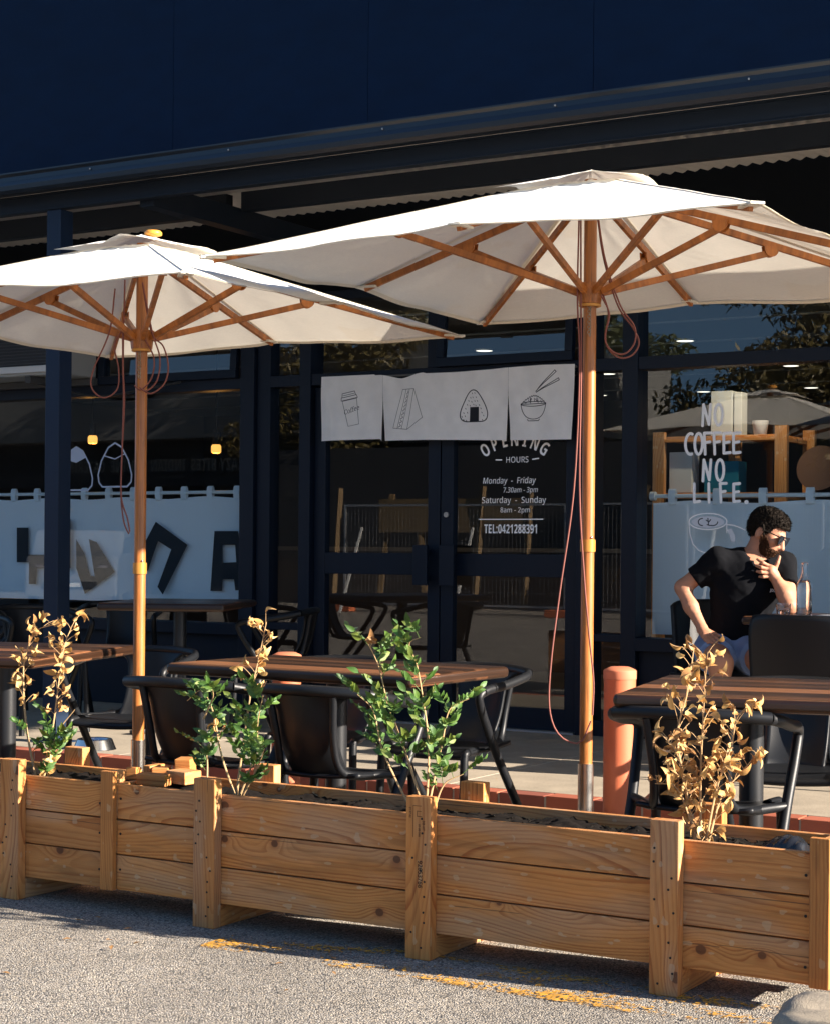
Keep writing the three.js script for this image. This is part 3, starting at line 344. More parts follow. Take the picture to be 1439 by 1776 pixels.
// ---------- planters ----------
const nailMat = std([0.02, 0.018, 0.016], { roughness: 0.6, metalness: 0.4 });
function planter(label, x0, x1, postX, endL, endR, seed) {
  const g = thing('timber_planter', label, 'planter', [x0, 0, -4.36], 0, 'timber planters along the road'), R = rng(seed), W = x1 - x0, zb = -0.27;
  const rows = [[0.072, 0.183], [0.187, 0.296], [0.3, 0.41]];
  rows.forEach(([a, b], k) => { const s = (R() - 0.5) * 0.004; mesh('board', pine(box(0, W, a, b, -0.022, (R() - 0.5) * 0.003, 0.0025)), pineMat(), g); mesh('board', pine(box(0, W, a + s, b + s + (k === 2 ? 0.008 : 0), zb, zb + 0.022, 0.0025)), pineMat(), g); });
  postX.forEach((x, k) => {
    const p = mesh('post', pine(box(x, x + 0.082, 0.0, 0.462 + (R() - 0.5) * 0.008, 0.002, 0.04, 0.003), 'y'), pineMat(), g); const dots = new THREE.CylinderGeometry(0.0034, 0.0034, 0.003, 8); dots.rotateX(Math.PI / 2);
    for (let i = 0; i < 11; i++) mesh('nail', dots, nailMat, p, [x + (R() < 0.5 ? 0.02 : 0.06) + (R() - 0.5) * 0.02, 0.035 + i * 0.036 + (R() - 0.5) * 0.02, 0.0395]);
    mesh('post', pine(box(x, x + 0.082, 0.0, 0.472 + (R() - 0.5) * 0.01, zb - 0.042, zb - 0.002, 0.003), 'y'), pineMat(), g);
    mesh('foot', pine(box(x + 0.003, x + 0.079, 0.0, 0.068, zb - 0.001, 0.001, 0.003), 'z'), pineMat(), g);
  });
  for (const [on, xa, xb, side] of [[endL, -0.024, -0.001, -1], [endR, W + 0.001, W + 0.024, 1]]) if (on) { rows.forEach(([a, b]) => mesh('end_board', pine(box(xa, xb, a, b, zb, 0, 0.0025), 'z'), pineMat(), g)); const xo = side > 0 ? [xb + 0.001, xb + 0.03] : [xa - 0.03, xa - 0.001]; mesh('corner_post', pine(box(side > 0 ? xa : xo[0], side > 0 ? xo[1] : xb, 0.07, 0.452, 0.001, 0.022, 0.003), 'y'), pineMat(), g); mesh('corner_post', pine(box(xo[0], xo[1], 0.07, 0.448, -0.07, 0.0, 0.003), 'y'), pineMat(), g); mesh('corner_post', pine(box(xo[0], xo[1], 0.07, 0.448, zb, zb + 0.08, 0.003), 'y'), pineMat(), g); }
  // screws at the board ends
  const sc = new THREE.CylinderGeometry(0.004, 0.004, 0.004, 8); sc.rotateX(Math.PI / 2); rows.forEach(([a, b]) => { for (const x of [0.014, W - 0.014]) mesh('screw', sc, nailMat, g, [x, (a + b) / 2 + (R() - 0.5) * 0.03, 0.0005]); });
  // soil: lumpy dark bed of its own inside
  const soil = mesh('soil', surf(Math.round(W * 90), 26, (u, v) => { const x = 0.004 + u * (W - 0.008), z = lerp(-0.025, zb + 0.025, v); return [x, 0.365 + 0.035 * fbm((x + seed) * 14, z * 14, 999, 999, seed, 4) + 0.012 * vnoise(x * 90, z * 90, 9999, 9999, seed), z]; }), matte([0.008, 0.006, 0.005], { roughness: 1 }), g);
  // bark chips on the soil
  const chips = [], cR = rng(seed + 9); for (let i = 0; i < W * 160; i++) { const c = new THREE.BoxGeometry(0.008 + cR() * 0.022, 0.003, 0.004 + cR() * 0.007); c.rotateX(cR() * 1.2 - 0.6); c.rotateZ(cR() - 0.5); c.rotateY(cR() * 6.3); c.translate(0.02 + cR() * (W - 0.04), 0.378 + cR() * 0.012, lerp(-0.04, zb + 0.04, cR())); chips.push(c); }
  stuff(mesh('bark_chips', merge(chips), matte([0.009, 0.007, 0.005]), g)); return g;
}
const plA = planter('timber planter at the left edge holding the smallest dry plant', -5.6, -3.784, [0.55, 1.4], 0, 0, 5);
const plB = planter('long timber planter in front holding three plants', -3.725, -1.435, [0.338, 1.107, 1.862], 1, 1, 9);
{ // stencilled marks on the middle post and the end board
  const blk = plB.children.filter((m) => m.name === 'post')[2];
  decal('stencil', blk, 1.112, 1.184, 0.16, 0.45, 0.0412, 2600, (c) => { c.fillStyle = c.strokeStyle = 'rgba(30,22,16,0.85)'; const t = (s, x, y, z) => txt(c, s, x, y, z, 'bold', 0.9, -Math.PI / 2); t('92653766', 1.156, 0.245, 0.02); t('DB-HT', 1.166, 0.385, 0.011); t('01-00-540', 1.152, 0.37, 0.009); t('21 57 02', 1.122, 0.42, 0.009); strokes(c, [[[1.132, 0.44], [1.132, 0.35]], [[1.132, 0.44], [1.158, 0.44]], [[1.145, 0.425], [1.158, 0.425]], [[1.145, 0.425], [1.145, 0.41], [1.16, 0.41]]], 0, 0, 1, 0.0016); });
  const eb = decal('stencil', plB, -0.1, 0.1, 0.1, 0.4, 0, 1200, (c) => { c.fillStyle = 'rgba(40,28,18,0.7)'; for (let i = 0; i < 4; i++) txt(c, 'HT 0417', -0.05 + i * 0.03, 0.3, 0.02, 'bold', 0.9, -Math.PI / 2); }); eb.position.set(1.435 + (-1.435 + 3.725) - 1.435 + 0.0255, 0.25, -0.14); eb.rotation.y = Math.PI / 2;
}
{ // loose offcuts wedged where the planters meet
  const R = rng(41); [[-3.64, 0.44, -4.6, 0.07, 0.09, 0.07, 0.3], [-3.6, 0.425, -4.54, 0.12, 0.05, 0.09, -0.2], [-3.71, 0.425, -4.56, 0.07, 0.05, 0.06, 0.5], [-3.66, 0.42, -4.46, 0.14, 0.045, 0.05, 0.1], [-3.76, 0.43, -4.48, 0.05, 0.05, 0.05, 0.2]].forEach(([x, y, z, w, h, d, r], i) => { const m = mesh('timber_offcut', pine(box(-w * 0.4, w * 0.4, -h * 0.42, h * 0.42, -d * 0.4, d * 0.4, 0.004)), pineMat(), null, [x, y, z]); m.rotation.set((R() - 0.5) * 0.2, r, (R() - 0.5) * 0.2); tag(m, ['tallest timber offcut at the joint of the planters', 'wide split timber offcut at the joint of the planters', 'small offcut furthest left at the planter joint', 'long flat offcut lying along the planter front edge', 'cube shaped offcut beside the planter corner post'][i], 'offcut', 'offcuts at the planter joint'); });
  const bag = mesh('plastic_bag', surf(26, 12, (u, v) => { const x = -0.065 + 0.13 * u, z = -0.04 + 0.08 * v, s = Math.sin(Math.PI * u) * Math.sin(Math.PI * v); return [x, 0.045 * Math.pow(Math.max(0, s), 0.5) * (0.6 + 0.6 * u) + 0.004 * Math.sin(u * 30 + v * 9), z]; }), std([0.012, 0.013, 0.016], { roughness: 0.25 }), null, [-1.54, 0.39, -4.46]); tag(bag, 'crumpled black plastic in the planter by its right end', 'plastic');
}
{ // further planter box at the left edge behind
  const g = thing('timber_planter', 'timber planter box standing back at the left edge beside a table', 'planter', [-6.0, 0, -5.6]); [[0.05, 0.165], [0.17, 0.285], [0.29, 0.405], [0.41, 0.525]].forEach(([a, b]) => { mesh('board', pine(box(-0.5, 0.3, a, b, -0.02, 0.02, 0.003)), pineMat(), g); mesh('end_board', pine(box(0.301, 0.325, a, b, -0.3, 0.02, 0.003), 'z'), pineMat(), g); }); mesh('post', pine(box(0.24, 0.32, 0, 0.545, 0.021, 0.05, 0.003), 'y'), pineMat(), g);
  const k = surf(40, 20, (u, v) => { const a = u * Math.PI * 2, sx = Math.sign(Math.cos(a)) * Math.pow(Math.abs(Math.cos(a)), 0.32), sz = Math.sign(Math.sin(a)) * Math.pow(Math.abs(Math.sin(a)), 0.4), r = Math.min(1, v * 1.5), n = 0.03 * (fbm(sx * 7 + 9, sz * 7 + v * 9, 99, 99, 3, 5) - 0.5), y = v < 0.667 ? 0.15 - 0.02 * r * r * r : lerp(0.13, -0.01, (v - 0.667) * 3), o = 1 + (v > 0.667 ? (v - 0.667) * 0.25 : 0); return [0.45 * sx * r * o + n * 2, y + n, 0.15 * sz * r * o + n]; });
  tag(mesh('concrete_kerb', k, std([1, 1, 1], { map: (() => { const t = concreteMap.clone(); t.repeat.set(2, 1); t.needsUpdate = true; return t; })(), roughness: 0.95, bumpMap: concreteMap, bumpScale: 0.006 }), null, [-0.93, -0.01, -4.04]), 'weathered concrete block end by the planter at the lower right', 'kerb').rotation.y = 0.15;
}
// ---------- umbrellas ----------
const teak = std([0.43, 0.155, 0.034], { map: streakMap, roughness: 0.42 }); teak.color.setRGB(0.62, 0.215, 0.042);
const teakPole = new THREE.MeshPhysicalMaterial({ color: new THREE.Color().setRGB(0.66, 0.235, 0.045), map: (() => { const t = streakMap.clone(); t.repeat.set(1, 3); t.needsUpdate = true; return t; })(), roughness: 0.42, clearcoat: 0.25, clearcoatRoughness: 0.3 });
const canvasMap = dataTex(1024, 256, (x, y) => { const a = fbm(x / 90, y / 50, 11.4, 5.1, 5, 5), b = sstep(0.66, 0.74, fbm(x / 40, y / 60, 25.6, 4.3, 15, 4)), w = 0.97 + 0.06 * (vnoise(x * 0.9, y * 0.9, 9999, 9999, 4) - 0.5), k = (0.93 + 0.1 * a) * w; return [0.86 * k * (1 - 0.03 * b), 0.82 * k * (1 - 0.05 * b), 0.72 * k * (1 - 0.08 * b)]; });
const canvasMat = new THREE.MeshPhysicalMaterial({ map: canvasMap, roughness: 1, transmission: 0.27, thickness: 0, bumpMap: clothBump, bumpScale: 0.0007 });
const seamMat = new THREE.MeshPhysicalMaterial({ color: new THREE.Color().setRGB(0.74, 0.69, 0.58), roughness: 1, transmission: 0.1, thickness: 0 });
const steel = std([0.6, 0.58, 0.55], { metalness: 1, roughness: 0.22 }), brass = std([0.6, 0.28, 0.06], { roughness: 0.4 }), cordMat = std([0.2, 0.065, 0.05], { roughness: 0.8 });
function umbrella(label, pos, hub, apex, eC, eM, half, turn, cords, seed) {
  const g = thing('market_umbrella', label, 'umbrella', pos, turn, 'canvas market umbrellas'), R = rng(seed);
  mesh('base_plate', new THREE.CylinderGeometry(0.25, 0.27, 0.06, 40), std([0.02, 0.02, 0.02]), g, [0, 0.03, 0]);
  mesh('base_tube', new THREE.CylinderGeometry(0.029, 0.029, 0.33, 24), steel, g, [0, 0.225, 0]);
  const po = new THREE.CylinderGeometry(0.0238, 0.0238, 1.2 - 0.3, 28); mesh('lower_pole', po, teakPole, g, [0, 0.75, 0]); mesh('upper_pole', new THREE.CylinderGeometry(0.0238, 0.0238, apex - 1.2 - 0.02, 28), teakPole, g, [0, (apex - 0.02 + 1.2) / 2, 0]);
  mesh('collar', new THREE.CylinderGeometry(0.0285, 0.0285, 0.045, 28), std([0.6, 0.26, 0.05], { roughness: 0.35, metalness: 0.4 }), g, [0, hub - 0.93, 0]); mesh('pole_pin', new THREE.SphereGeometry(0.005, 10, 8), steel, g, [0.022, hub - 0.9, 0.012]);
  // hub
  const hb = mesh('hub', new THREE.CylinderGeometry(0.052, 0.043, 0.075, 8), teak, g, [0, hub, 0]); mesh('hub_ring', new THREE.TorusGeometry(0.036, 0.006, 8, 24).rotateX(Math.PI / 2), brass, hb, [0, -0.043, 0]);
  const tops = mesh('top_hub', new THREE.CylinderGeometry(0.05, 0.055, 0.07, 8), teak, g, [0, apex - 0.09, 0]);
  const tip = (k) => { const a = k * Math.PI / 4 + Math.PI / 4, c = k % 2 === 0, r = (c ? half * Math.SQRT2 : half); return [Math.cos(a) * r, c ? eC : eM, Math.sin(a) * r]; };
  for (let k = 0; k < 8; k++) {
    const t = tip(k), r = Math.hypot(t[0], t[2]), ux = t[0] / r, uz = t[2] / r, P = (s, dy = 0) => [t[0] * s, lerp(apex - 0.055, t[1] - 0.018, s) + dy, t[2] * s];
    const rib = mesh('rib', bar(P(0.035), P(0.965), 0.016, 0.026, 0.002), teak, g), js = 0.5, J = P(js, -0.03);
    const H = [ux * 0.048, hub + 0.005, uz * 0.048]; mesh('strut', bar(H, J, 0.018, 0.024, 0.002), teak, g);
    // half-round bracket where the strut meets the rib
    const sh = new THREE.Shape(); sh.absarc(0, 0, 0.028, Math.PI, 0, false); sh.lineTo(0.03, 0.012); sh.lineTo(-0.03, 0.012); const br = new THREE.ExtrudeGeometry(sh, { depth: 0.005, bevelEnabled: false }); br.translate(0, 0, -0.0025);
    for (const o of [-0.0125, 0.0125]) { const b2 = br.clone(); b2.translate(0, 0, o); const bm = mesh('bracket', b2, teak, rib, P(js, -0.018)); bm.rotation.y = -Math.atan2(uz, ux); }
  }
  // canopy: square cloth over eight ribs, sagging and wrinkling between them, with a hole under the vent cap
  const edge = (th) => { const m = Math.max(Math.abs(Math.cos(th)), Math.abs(Math.sin(th))); return half / m; };
  const cloth = (u, t, lift = 0) => { const th = u * Math.PI * 2 + Math.PI / 4, s = u * 8, k = Math.floor(s) % 8, f = s - Math.floor(s), c0 = k % 2 === 0, hE = lerp(c0 ? eC : eM, c0 ? eM : eC, f), r = edge(th) * t, sag = Math.sin(Math.PI * f), x = Math.cos(th) * r, z = Math.sin(th) * r;
    const y = lerp(apex, hE, t) - 0.012 * sag * t * (0.6 + 0.4 * t) + 0.005 * t * Math.sin(f * 9 + t * 5 + k * 2.1 + seed) * sag + 0.008 * (fbm(x * 5 + seed, z * 5, 99, 99, seed, 3) - 0.5) * t + 0.006 * Math.pow(Math.abs(Math.sin((f * 4 + fbm(t * 5 + k * 3.1, f * 3 + seed, 99, 99, 9, 3) * 3.2) * 3.1)), 6) * sag * (0.35 + 0.65 * (1 - t)) * vnoise(t * 4 + k, f * 5, 99, 99, seed); const pull = 1 - 0.006 * sag * t; return [x * pull, y + lift, z * pull]; };
  mesh('canopy', surf(192, 40, (u, v) => cloth(u, lerp(0.17, 1, v))), canvasMat, g);
  for (let k = 0; k < 8; k++) mesh('seam', surf(1, 30, (a, v) => { const t = lerp(0.2, 0.985, v), u = k / 8 + (a - 0.5) * 0.0028 / Math.max(0.25, t), p = cloth((u + 1) % 1, t); return [p[0], p[1] + 0.0025, p[2]]; }), seamMat, g);
  const hem = (t0, t1) => surf(128, 2, (u, v) => { const p = cloth(u, lerp(t0, t1, v)); p[1] -= 0.004; return p; }); mesh('hem', hem(0.978, 1.001), seamMat, g);
  for (let k = 0; k < 8; k += 1) { const t = tip(k), r = Math.hypot(t[0], t[2]); const pk = new THREE.BoxGeometry(0.09, 0.008, 0.045).toNonIndexed(); pk.rotateY(-Math.atan2(t[2], t[0])); pk.translate(t[0] * (1 - 0.05 / r), lerp(apex, t[1], 0.965) - 0.014, t[2] * (1 - 0.05 / r)); mesh('pocket', pk, canvasMat, g); }
  mesh('vent_cap', surf(96, 10, (u, v) => { const th = u * Math.PI * 2 + Math.PI / 4, t = v * 0.26, p = cloth(u, t), f = u * 8 - Math.floor(u * 8), k = Math.floor(u * 8) % 8; return [p[0], p[1] + 0.02 + 0.012 * v + 0.03 * v * v * Math.sin(Math.PI * f) * (0.5 + R() * 0.06 + 0.5 * Math.sin(k * 2.3 + seed)) - 0.006, p[2]]; }), canvasMat, g);
  if (seed === 8) mesh('finial', new THREE.LatheGeometry([[0.0, 0.014], [0.03, 0.012], [0.036, 0.004], [0.036, -0.006], [0.02, -0.012], [0, -0.012]].map((q) => new THREE.Vector2(...q)), 20), std([0.7, 0.3, 0.04], { roughness: 0.4 }), g, [0.03, apex + 0.022, -0.03]);
  cords.forEach((c) => mesh('pull_cord', tube(c, 0.0032, c.length * 8, 6), cordMat, g));
  const lk = new THREE.TorusGeometry(0.0065, 0.0014, 6, 10); for (let i = 0; i < 12; i++) { const m = mesh('chain_link', lk, std([0.35, 0.3, 0.24], { metalness: 0.9, roughness: 0.4 }), g, [0.012 + (i % 2) * 0.003, hub - 0.05 - i * 0.0095, 0.03]); m.rotation.y = (i % 2) * 1.57; } return g;
}
umbrella('larger looking cream canvas umbrella on the right with eight wooden ribs', [-2.8, 0, -5.895], 2.124, 2.565, 2.19, 2.218, 1.02, 0, [
  [[-0.019, 2.414, 0.059], [-0.022, 2.097, 0.06], [-0.013, 1.843, 0.055], [-0.028, 1.398, 0.064], [-0.07, 1.016, 0.089], [-0.095, 0.761, 0.104], [-0.098, 0.592, 0.106], [-0.066, 0.497, 0.087], [-0.002, 0.47, 0.048], [0.033, 0.551, 0.027]],
  [[-0.014, 2.414, 0.055], [-0.011, 2.097, 0.054], [-0.008, 1.843, 0.052], [-0.01, 1.398, 0.053], [0.007, 1.08, 0.043], [0.024, 0.869, 0.033], [0.039, 0.699, 0.023], [0.037, 0.572, 0.025]],
  [[0.037, 2.415, 0.025], [0.06, 2.246, 0.011], [0.105, 2.077, -0.016], [0.155, 1.993, -0.046], [0.173, 1.94, -0.057], [0.154, 1.897, -0.045], [0.117, 1.884, -0.024], [0.081, 1.911, -0.002], [0.066, 1.96, 0.007], [0.076, 2.045, 0.001], [0.05, 2.119, -0.007]],
  [[0.042, 2.415, 0.031], [0.067, 2.246, 0.016], [0.116, 2.077, -0.013], [0.16, 2.003, -0.039], [0.164, 1.946, -0.042], [0.139, 1.903, -0.027], [0.106, 1.899, -0.007], [0.077, 1.928, 0.011], [0.071, 1.971, 0.014], [0.082, 2.045, 0.008], [0.05, 2.115, 0.012]]], 3);
umbrella('cream canvas umbrella on the left in front of the square navy post', [-4.645, 0, -5.56], 2.018, 2.43, 2.09, 2.112, 0.968, 0.02, [
  [[-0.028, 2.254, 0.076], [-0.031, 2.079, 0.077], [-0.031, 1.893, 0.078], [-0.026, 1.753, 0.075], [-0.034, 1.52, 0.079], [-0.035, 1.381, 0.08], [-0.024, 1.276, 0.074], [-0.004, 1.225, 0.061], [-0.012, 1.288, 0.066], [-0.029, 1.381, 0.086], [-0.027, 1.567, 0.085], [-0.024, 1.776, 0.083], [-0.027, 1.893, 0.085], [-0.035, 2.079, 0.08]],
  [[-0.062, 2.218, 0.096], [-0.08, 2.044, 0.107], [-0.133, 1.892, 0.139], [-0.14, 1.817, 0.143], [-0.098, 1.776, 0.118], [-0.052, 1.811, 0.09], [-0.047, 1.893, 0.087], [-0.062, 1.986, 0.096], [-0.036, 2.056, 0.077]],
  [[0.032, 2.243, 0.04], [0.065, 2.045, 0.02], [0.106, 1.987, -0.005], [0.124, 1.906, -0.016], [0.111, 1.836, -0.008], [0.067, 1.796, 0.018], [0.035, 1.81, 0.038]],
  [[0.038, 2.243, 0.046], [0.073, 2.045, 0.025], [0.1, 1.941, 0.009], [0.091, 1.848, 0.014], [0.055, 1.805, 0.036], [0.031, 1.819, 0.05]],
  [[0.036, 2.022, 0.031], [0.074, 1.94, 0.014], [0.067, 1.859, 0.019], [0.031, 1.81, 0.04], [0.007, 1.828, 0.054]]], 8);
// ---------- bollards ----------
{
  const bm = std([0.5, 0.125, 0.05], { roughness: 0.6, bumpMap: concreteMap, bumpScale: 0.0012 }), make = (label, x, z, h) => { const b = thing('bollard', label, 'bollard', [x, 0, z], 0, 'red bollards'); mesh('tube', new THREE.CylinderGeometry(0.06, 0.06, h - 0.04, 36), bm, b, [0, (h - 0.04) / 2, 0]); mesh('cap', new THREE.LatheGeometry([[0.0605, 0], [0.0625, 0.002], [0.0625, 0.03], [0.058, 0.036], [0.036, 0.046], [0, 0.046]].map((q) => new THREE.Vector2(...q)), 36), std([0.5, 0.16, 0.08], { roughness: 0.7 }), b, [0, h - 0.041, 0]); };
  make('terracotta red bollard right of the tall umbrella pole', -2.745, -6.07, 0.735); make('terracotta red bollard half hidden behind the middle table', -4.2, -5.97, 0.74);
}
// ---------- tables ----------
const tMap2 = tableMap.clone(); tMap2.repeat.set(1.6, 1.6); tMap2.needsUpdate = true;
const tableTop = std([1, 1, 1], { map: tMap2, roughness: 0.36, bumpMap: grainBump, bumpScale: 0.0004 }), black = std([0.011, 0.012, 0.014], { roughness: 0.38 });
function table(label, x, z, w, d, turn, y0 = 0, h = 0.755) {
  const t = thing('cafe_table', label, 'table', [x, y0, z], turn, 'timber topped cafe tables');
  const n = Math.max(5, Math.round(d / 0.1)); const g = box(-w / 2, w / 2, h - 0.042, h, -d / 2, d / 2, 0.016); mesh('table_top', g, tableTop, t);
  mesh('column', new THREE.CylinderGeometry(0.038, 0.038, h - 0.07, 20), black, t, [0, (h - 0.09) / 2 + 0.025, 0]); mesh('top_plate', box(-0.15, 0.15, h - 0.059, h - 0.047, -0.15, 0.15), black, t);
  const arms = []; for (const [a, b] of [[1, 1], [1, -1], [-1, 1], [-1, -1]]) arms.push(bar([0, 0.035, 0], [a * Math.min(0.25, w * 0.3), 0.014, b * 0.25], 0.05, 0.022, 0.004)); mesh('base', merge(arms), black, t); return t;
}
table('long dark timber table between the two umbrella poles', -3.52, -5.32, 1.06, 0.66, -0.03);
table('timber table at the right edge behind the driest plant', -1.92, -5.24, 0.7, 0.88, 0.22);
table('timber table at the left edge beside the umbrella pole', -5.1, -5.28, 0.72, 1.0, 0.3);
table('timber table on the footpath under the big letters', -6.42, -8.05, 0.72, 1.0, 0.45, HS);
table('small timber table beside the seated man', -2.64, -8.36, 0.72, 0.7, 0.02, HS, 0.762);
// ---------- chairs ----------
const resin = new THREE.MeshPhysicalMaterial({ color: new THREE.Color().setRGB(0.0075, 0.0085, 0.0105), roughness: 0.42, specularIntensity: 0.6, bumpMap: concreteMap, bumpScale: 0.0004 });
function chairProto(label) { // faces +z; moulded resin armchair: back shell under a thick rim that runs on as the arms, then folds back down into the rear legs
  const c = thing('resin_armchair', label, 'chair', [0, 0, 0], 0, 'dark resin armchairs');
  mesh('back', surf(18, 14, (u, v) => { const a = u * 2 - 1, y = lerp(0.43, 0.73, v), w = lerp(0.118, 0.124, v) + 0.11 * Math.pow(v, 12); return [a * w, y, -0.2 - 0.05 * v + 0.045 * a * a - 0.02 * Math.pow(1 - v, 4) * -4]; }, 0.014), resin, c);
  mesh('seat', surf(16, 16, (u, v) => { const a = u * 2 - 1, z = lerp(0.235, -0.15, v), w = lerp(0.235, 0.195, v); return [a * w, 0.435 + 0.012 * a * a - 0.012 * Math.sin(Math.PI * v) - 0.03 * Math.pow(1 - v, 8), z]; }, 0.016), resin, c);
  const rim = []; for (let i = 0; i <= 10; i++) { const a = i / 5 - 1; rim.push([a * 0.262, 0.728 - 0.01 * a * a, -0.262 + 0.075 * a * a]); } mesh('top_rim', tube(rim, 0.02, 40, 10), resin, c);
  for (const s of [-1, 1]) {
    mesh('arm', tube([[s * 0.258, 0.718, -0.19], [s * 0.285, 0.706, -0.13], [s * 0.292, 0.682, 0.02], [s * 0.288, 0.668, 0.15], [s * 0.284, 0.648, 0.2], [s * 0.281, 0.612, 0.192], [s * 0.277, 0.55, 0.155]], 0.0185, 48, 10), resin, c);
    mesh('rear_leg', tube([[s * 0.277, 0.552, 0.156], [s * 0.268, 0.42, 0.06], [s * 0.262, 0.2, -0.11], [s * 0.258, 0.0, -0.26]], 0.019, 24, 10), resin, c);
    mesh('front_leg', tube([[s * 0.195, 0.425, 0.1], [s * 0.218, 0.424, 0.2], [s * 0.222, 0.405, 0.222], [s * 0.226, 0.25, 0.232], [s * 0.232, 0.0, 0.25]], 0.0178, 30, 10), resin, c);
    mesh('seat_rail', tube([[s * 0.14, 0.71, -0.24], [s * 0.124, 0.56, -0.21], [s * 0.13, 0.46, -0.172], [s * 0.16, 0.43, -0.1], [s * 0.232, 0.428, 0.02], [s * 0.27, 0.43, 0.066]], 0.015, 36, 8), resin, c);
  }
  c.children.forEach((m) => m.geometry.scale(0.88, 0.972, 0.9));
  return c;
}
const chair0 = chairProto('dark armchair seen from behind, left one at the middle table');
const chairAt = (x, z, turn, label, y = 0) => dup(chair0, [x, y, z], turn, label);
chair0.position.set(-3.86, 0, -5.0); chair0.rotation.y = Math.PI + 0.03;
chairAt(-3.32, -5.0, Math.PI + 0.06, 'dark armchair seen from behind, right one at the middle table');
chairAt(-3.39, -5.95, -0.12, 'dark armchair facing the road at the middle table right end');
chairAt(-4.0, -6.02, 0.1, 'dark armchair facing the road behind the middle table near the red bollard');
chairAt(-1.97, -4.97, Math.PI + 0.16, 'dark armchair seen from behind at the right table behind the driest plant');
chairAt(-2.05, -5.98, 0.16, 'dark armchair facing the road on the far side of the right table');
chairAt(-5.12, -6.08, 0.2, 'dark armchair facing the road behind the left table');
chairAt(-5.95, -8.35, -1.1, 'dark armchair under the letter A beside the footpath table', HS);
chairAt(-7.1, -7.6, 1.2, 'dark armchair left of the footpath table behind the navy post', HS);
chairAt(-7.3, -8.55, 0.5, 'dark armchair close to the window left of the footpath table', HS);
chairAt(-8.1, -8.2, 2.2, 'dark armchair furthest left on the footpath', HS);
{ // plain wide-backed chair in front of the man's table
  const w = thing('side_chair', 'black wide backed chair seen from behind at the small table', 'chair', [-2.6, HS, -7.95], Math.PI - 0.05); w.scale.setScalar(1);
  mesh('back', surf(20, 14, (u, v) => { const a = u * 2 - 1, k = 0.245 - 0.03 * Math.pow(v, 10); return [a * k, lerp(0.4, 0.785, v) - 0.012 * Math.pow(Math.abs(a), 6), -0.2 - 0.06 * v + 0.05 * a * a]; }, 0.02), resin, w); mesh('seat', box(-0.23, 0.23, 0.425, 0.45, -0.2, 0.23, 0.01), resin, w);
  for (const s of [-1, 1]) for (const z of [-0.2, 0.2]) mesh('leg', tube([[s * 0.21, 0.43, z], [s * 0.225, 0.2, z * 1.08], [s * 0.235, 0, z * 1.15]], 0.015, 12, 8), resin, w);
  const m = thing('side_chair', 'black chair the man is sitting on', 'chair', [-3.22, HS, -8.5], 0.95);
  mesh('back', surf(16, 14, (u, v) => { const a = u * 2 - 1; return [a * 0.21, lerp(0.44, 0.82, v) - 0.03 * Math.pow(Math.abs(a), 5), -0.24 - 0.05 * v + 0.06 * a * a]; }, 0.02), resin, m); mesh('seat', box(-0.23, 0.23, 0.42, 0.445, -0.24, 0.2, 0.01), resin, m);
  for (const s of [-1, 1]) for (const z of [-0.22, 0.17]) mesh('leg', tube([[s * 0.2, 0.43, z], [s * 0.22, 0.2, z * 1.06], [s * 0.23, 0, z * 1.12]], 0.015, 12, 8), resin, m);
}
// ---------- small things ----------
{
  const b = mesh('dog_bowl', new THREE.LatheGeometry([[0, 0.012], [0.06, 0.012], [0.082, 0.05], [0.088, 0.055], [0.092, 0.052], [0.112, 0.004], [0.115, 0]].map((q) => new THREE.Vector2(...q)), 40), std([0.6, 0.6, 0.6], { metalness: 1, roughness: 0.18, side: THREE.DoubleSide }), null, [-6.21, HS, -7.08]); tag(b, 'shiny steel dog bowl on the footpath edge', 'bowl');
  const clear = new THREE.MeshPhysicalMaterial({ color: 0xffffff, transmission: 1, roughness: 0.01, thickness: 0.02, ior: 1.5 }), water = new THREE.MeshPhysicalMaterial({ color: 0xffffff, transmission: 1, roughness: 0, thickness: 0.06, ior: 1.33 });
  const TY = HS + 0.762; const lathe = (p, n = 36) => new THREE.LatheGeometry(p.map((q) => new THREE.Vector2(...q)), n);
  const bt = thing('water_bottle', 'clear glass water bottle on the small table', 'bottle', [-2.727, TY, -8.14]); mesh('glass', lathe([[0, 0.001], [0.036, 0.001], [0.041, 0.008], [0.041, 0.15], [0.037, 0.178], [0.02, 0.21], [0.0145, 0.235], [0.0145, 0.268], [0.018, 0.27], [0.018, 0.285], [0.0135, 0.287], [0.0115, 0.283], [0.0115, 0.235], [0.017, 0.208], [0.034, 0.177], [0.038, 0.15], [0.038, 0.01], [0, 0.008]]), clear, bt); mesh('water', lathe([[0, 0.0095], [0.0365, 0.0115], [0.0367, 0.15], [0.033, 0.176], [0.024, 0.193], [0, 0.193]]), water, bt); bt.scale.setScalar(0.9);
  const gl = thing('tumbler', 'small clear glass tumbler beside the bottle', 'glass', [-2.815, TY, -8.1]); mesh('glass', lathe([[0, 0.001], [0.031, 0.001], [0.036, 0.062], [0.0345, 0.062], [0.029, 0.012], [0, 0.01]]), clear, gl); mesh('water', lathe([[0, 0.0105], [0.0275, 0.0125], [0.0295, 0.03], [0, 0.03]]), water, gl);
  const sv = mesh('serving_tray', box(-0.14, 0.14, 0, 0.006, -0.09, 0.09, 0.002), std([0.7, 0.7, 0.7], { roughness: 0.5 }), null, [-2.55, TY, -8.3]); tag(sv, 'white paper menu lying on the small table', 'menu');
}

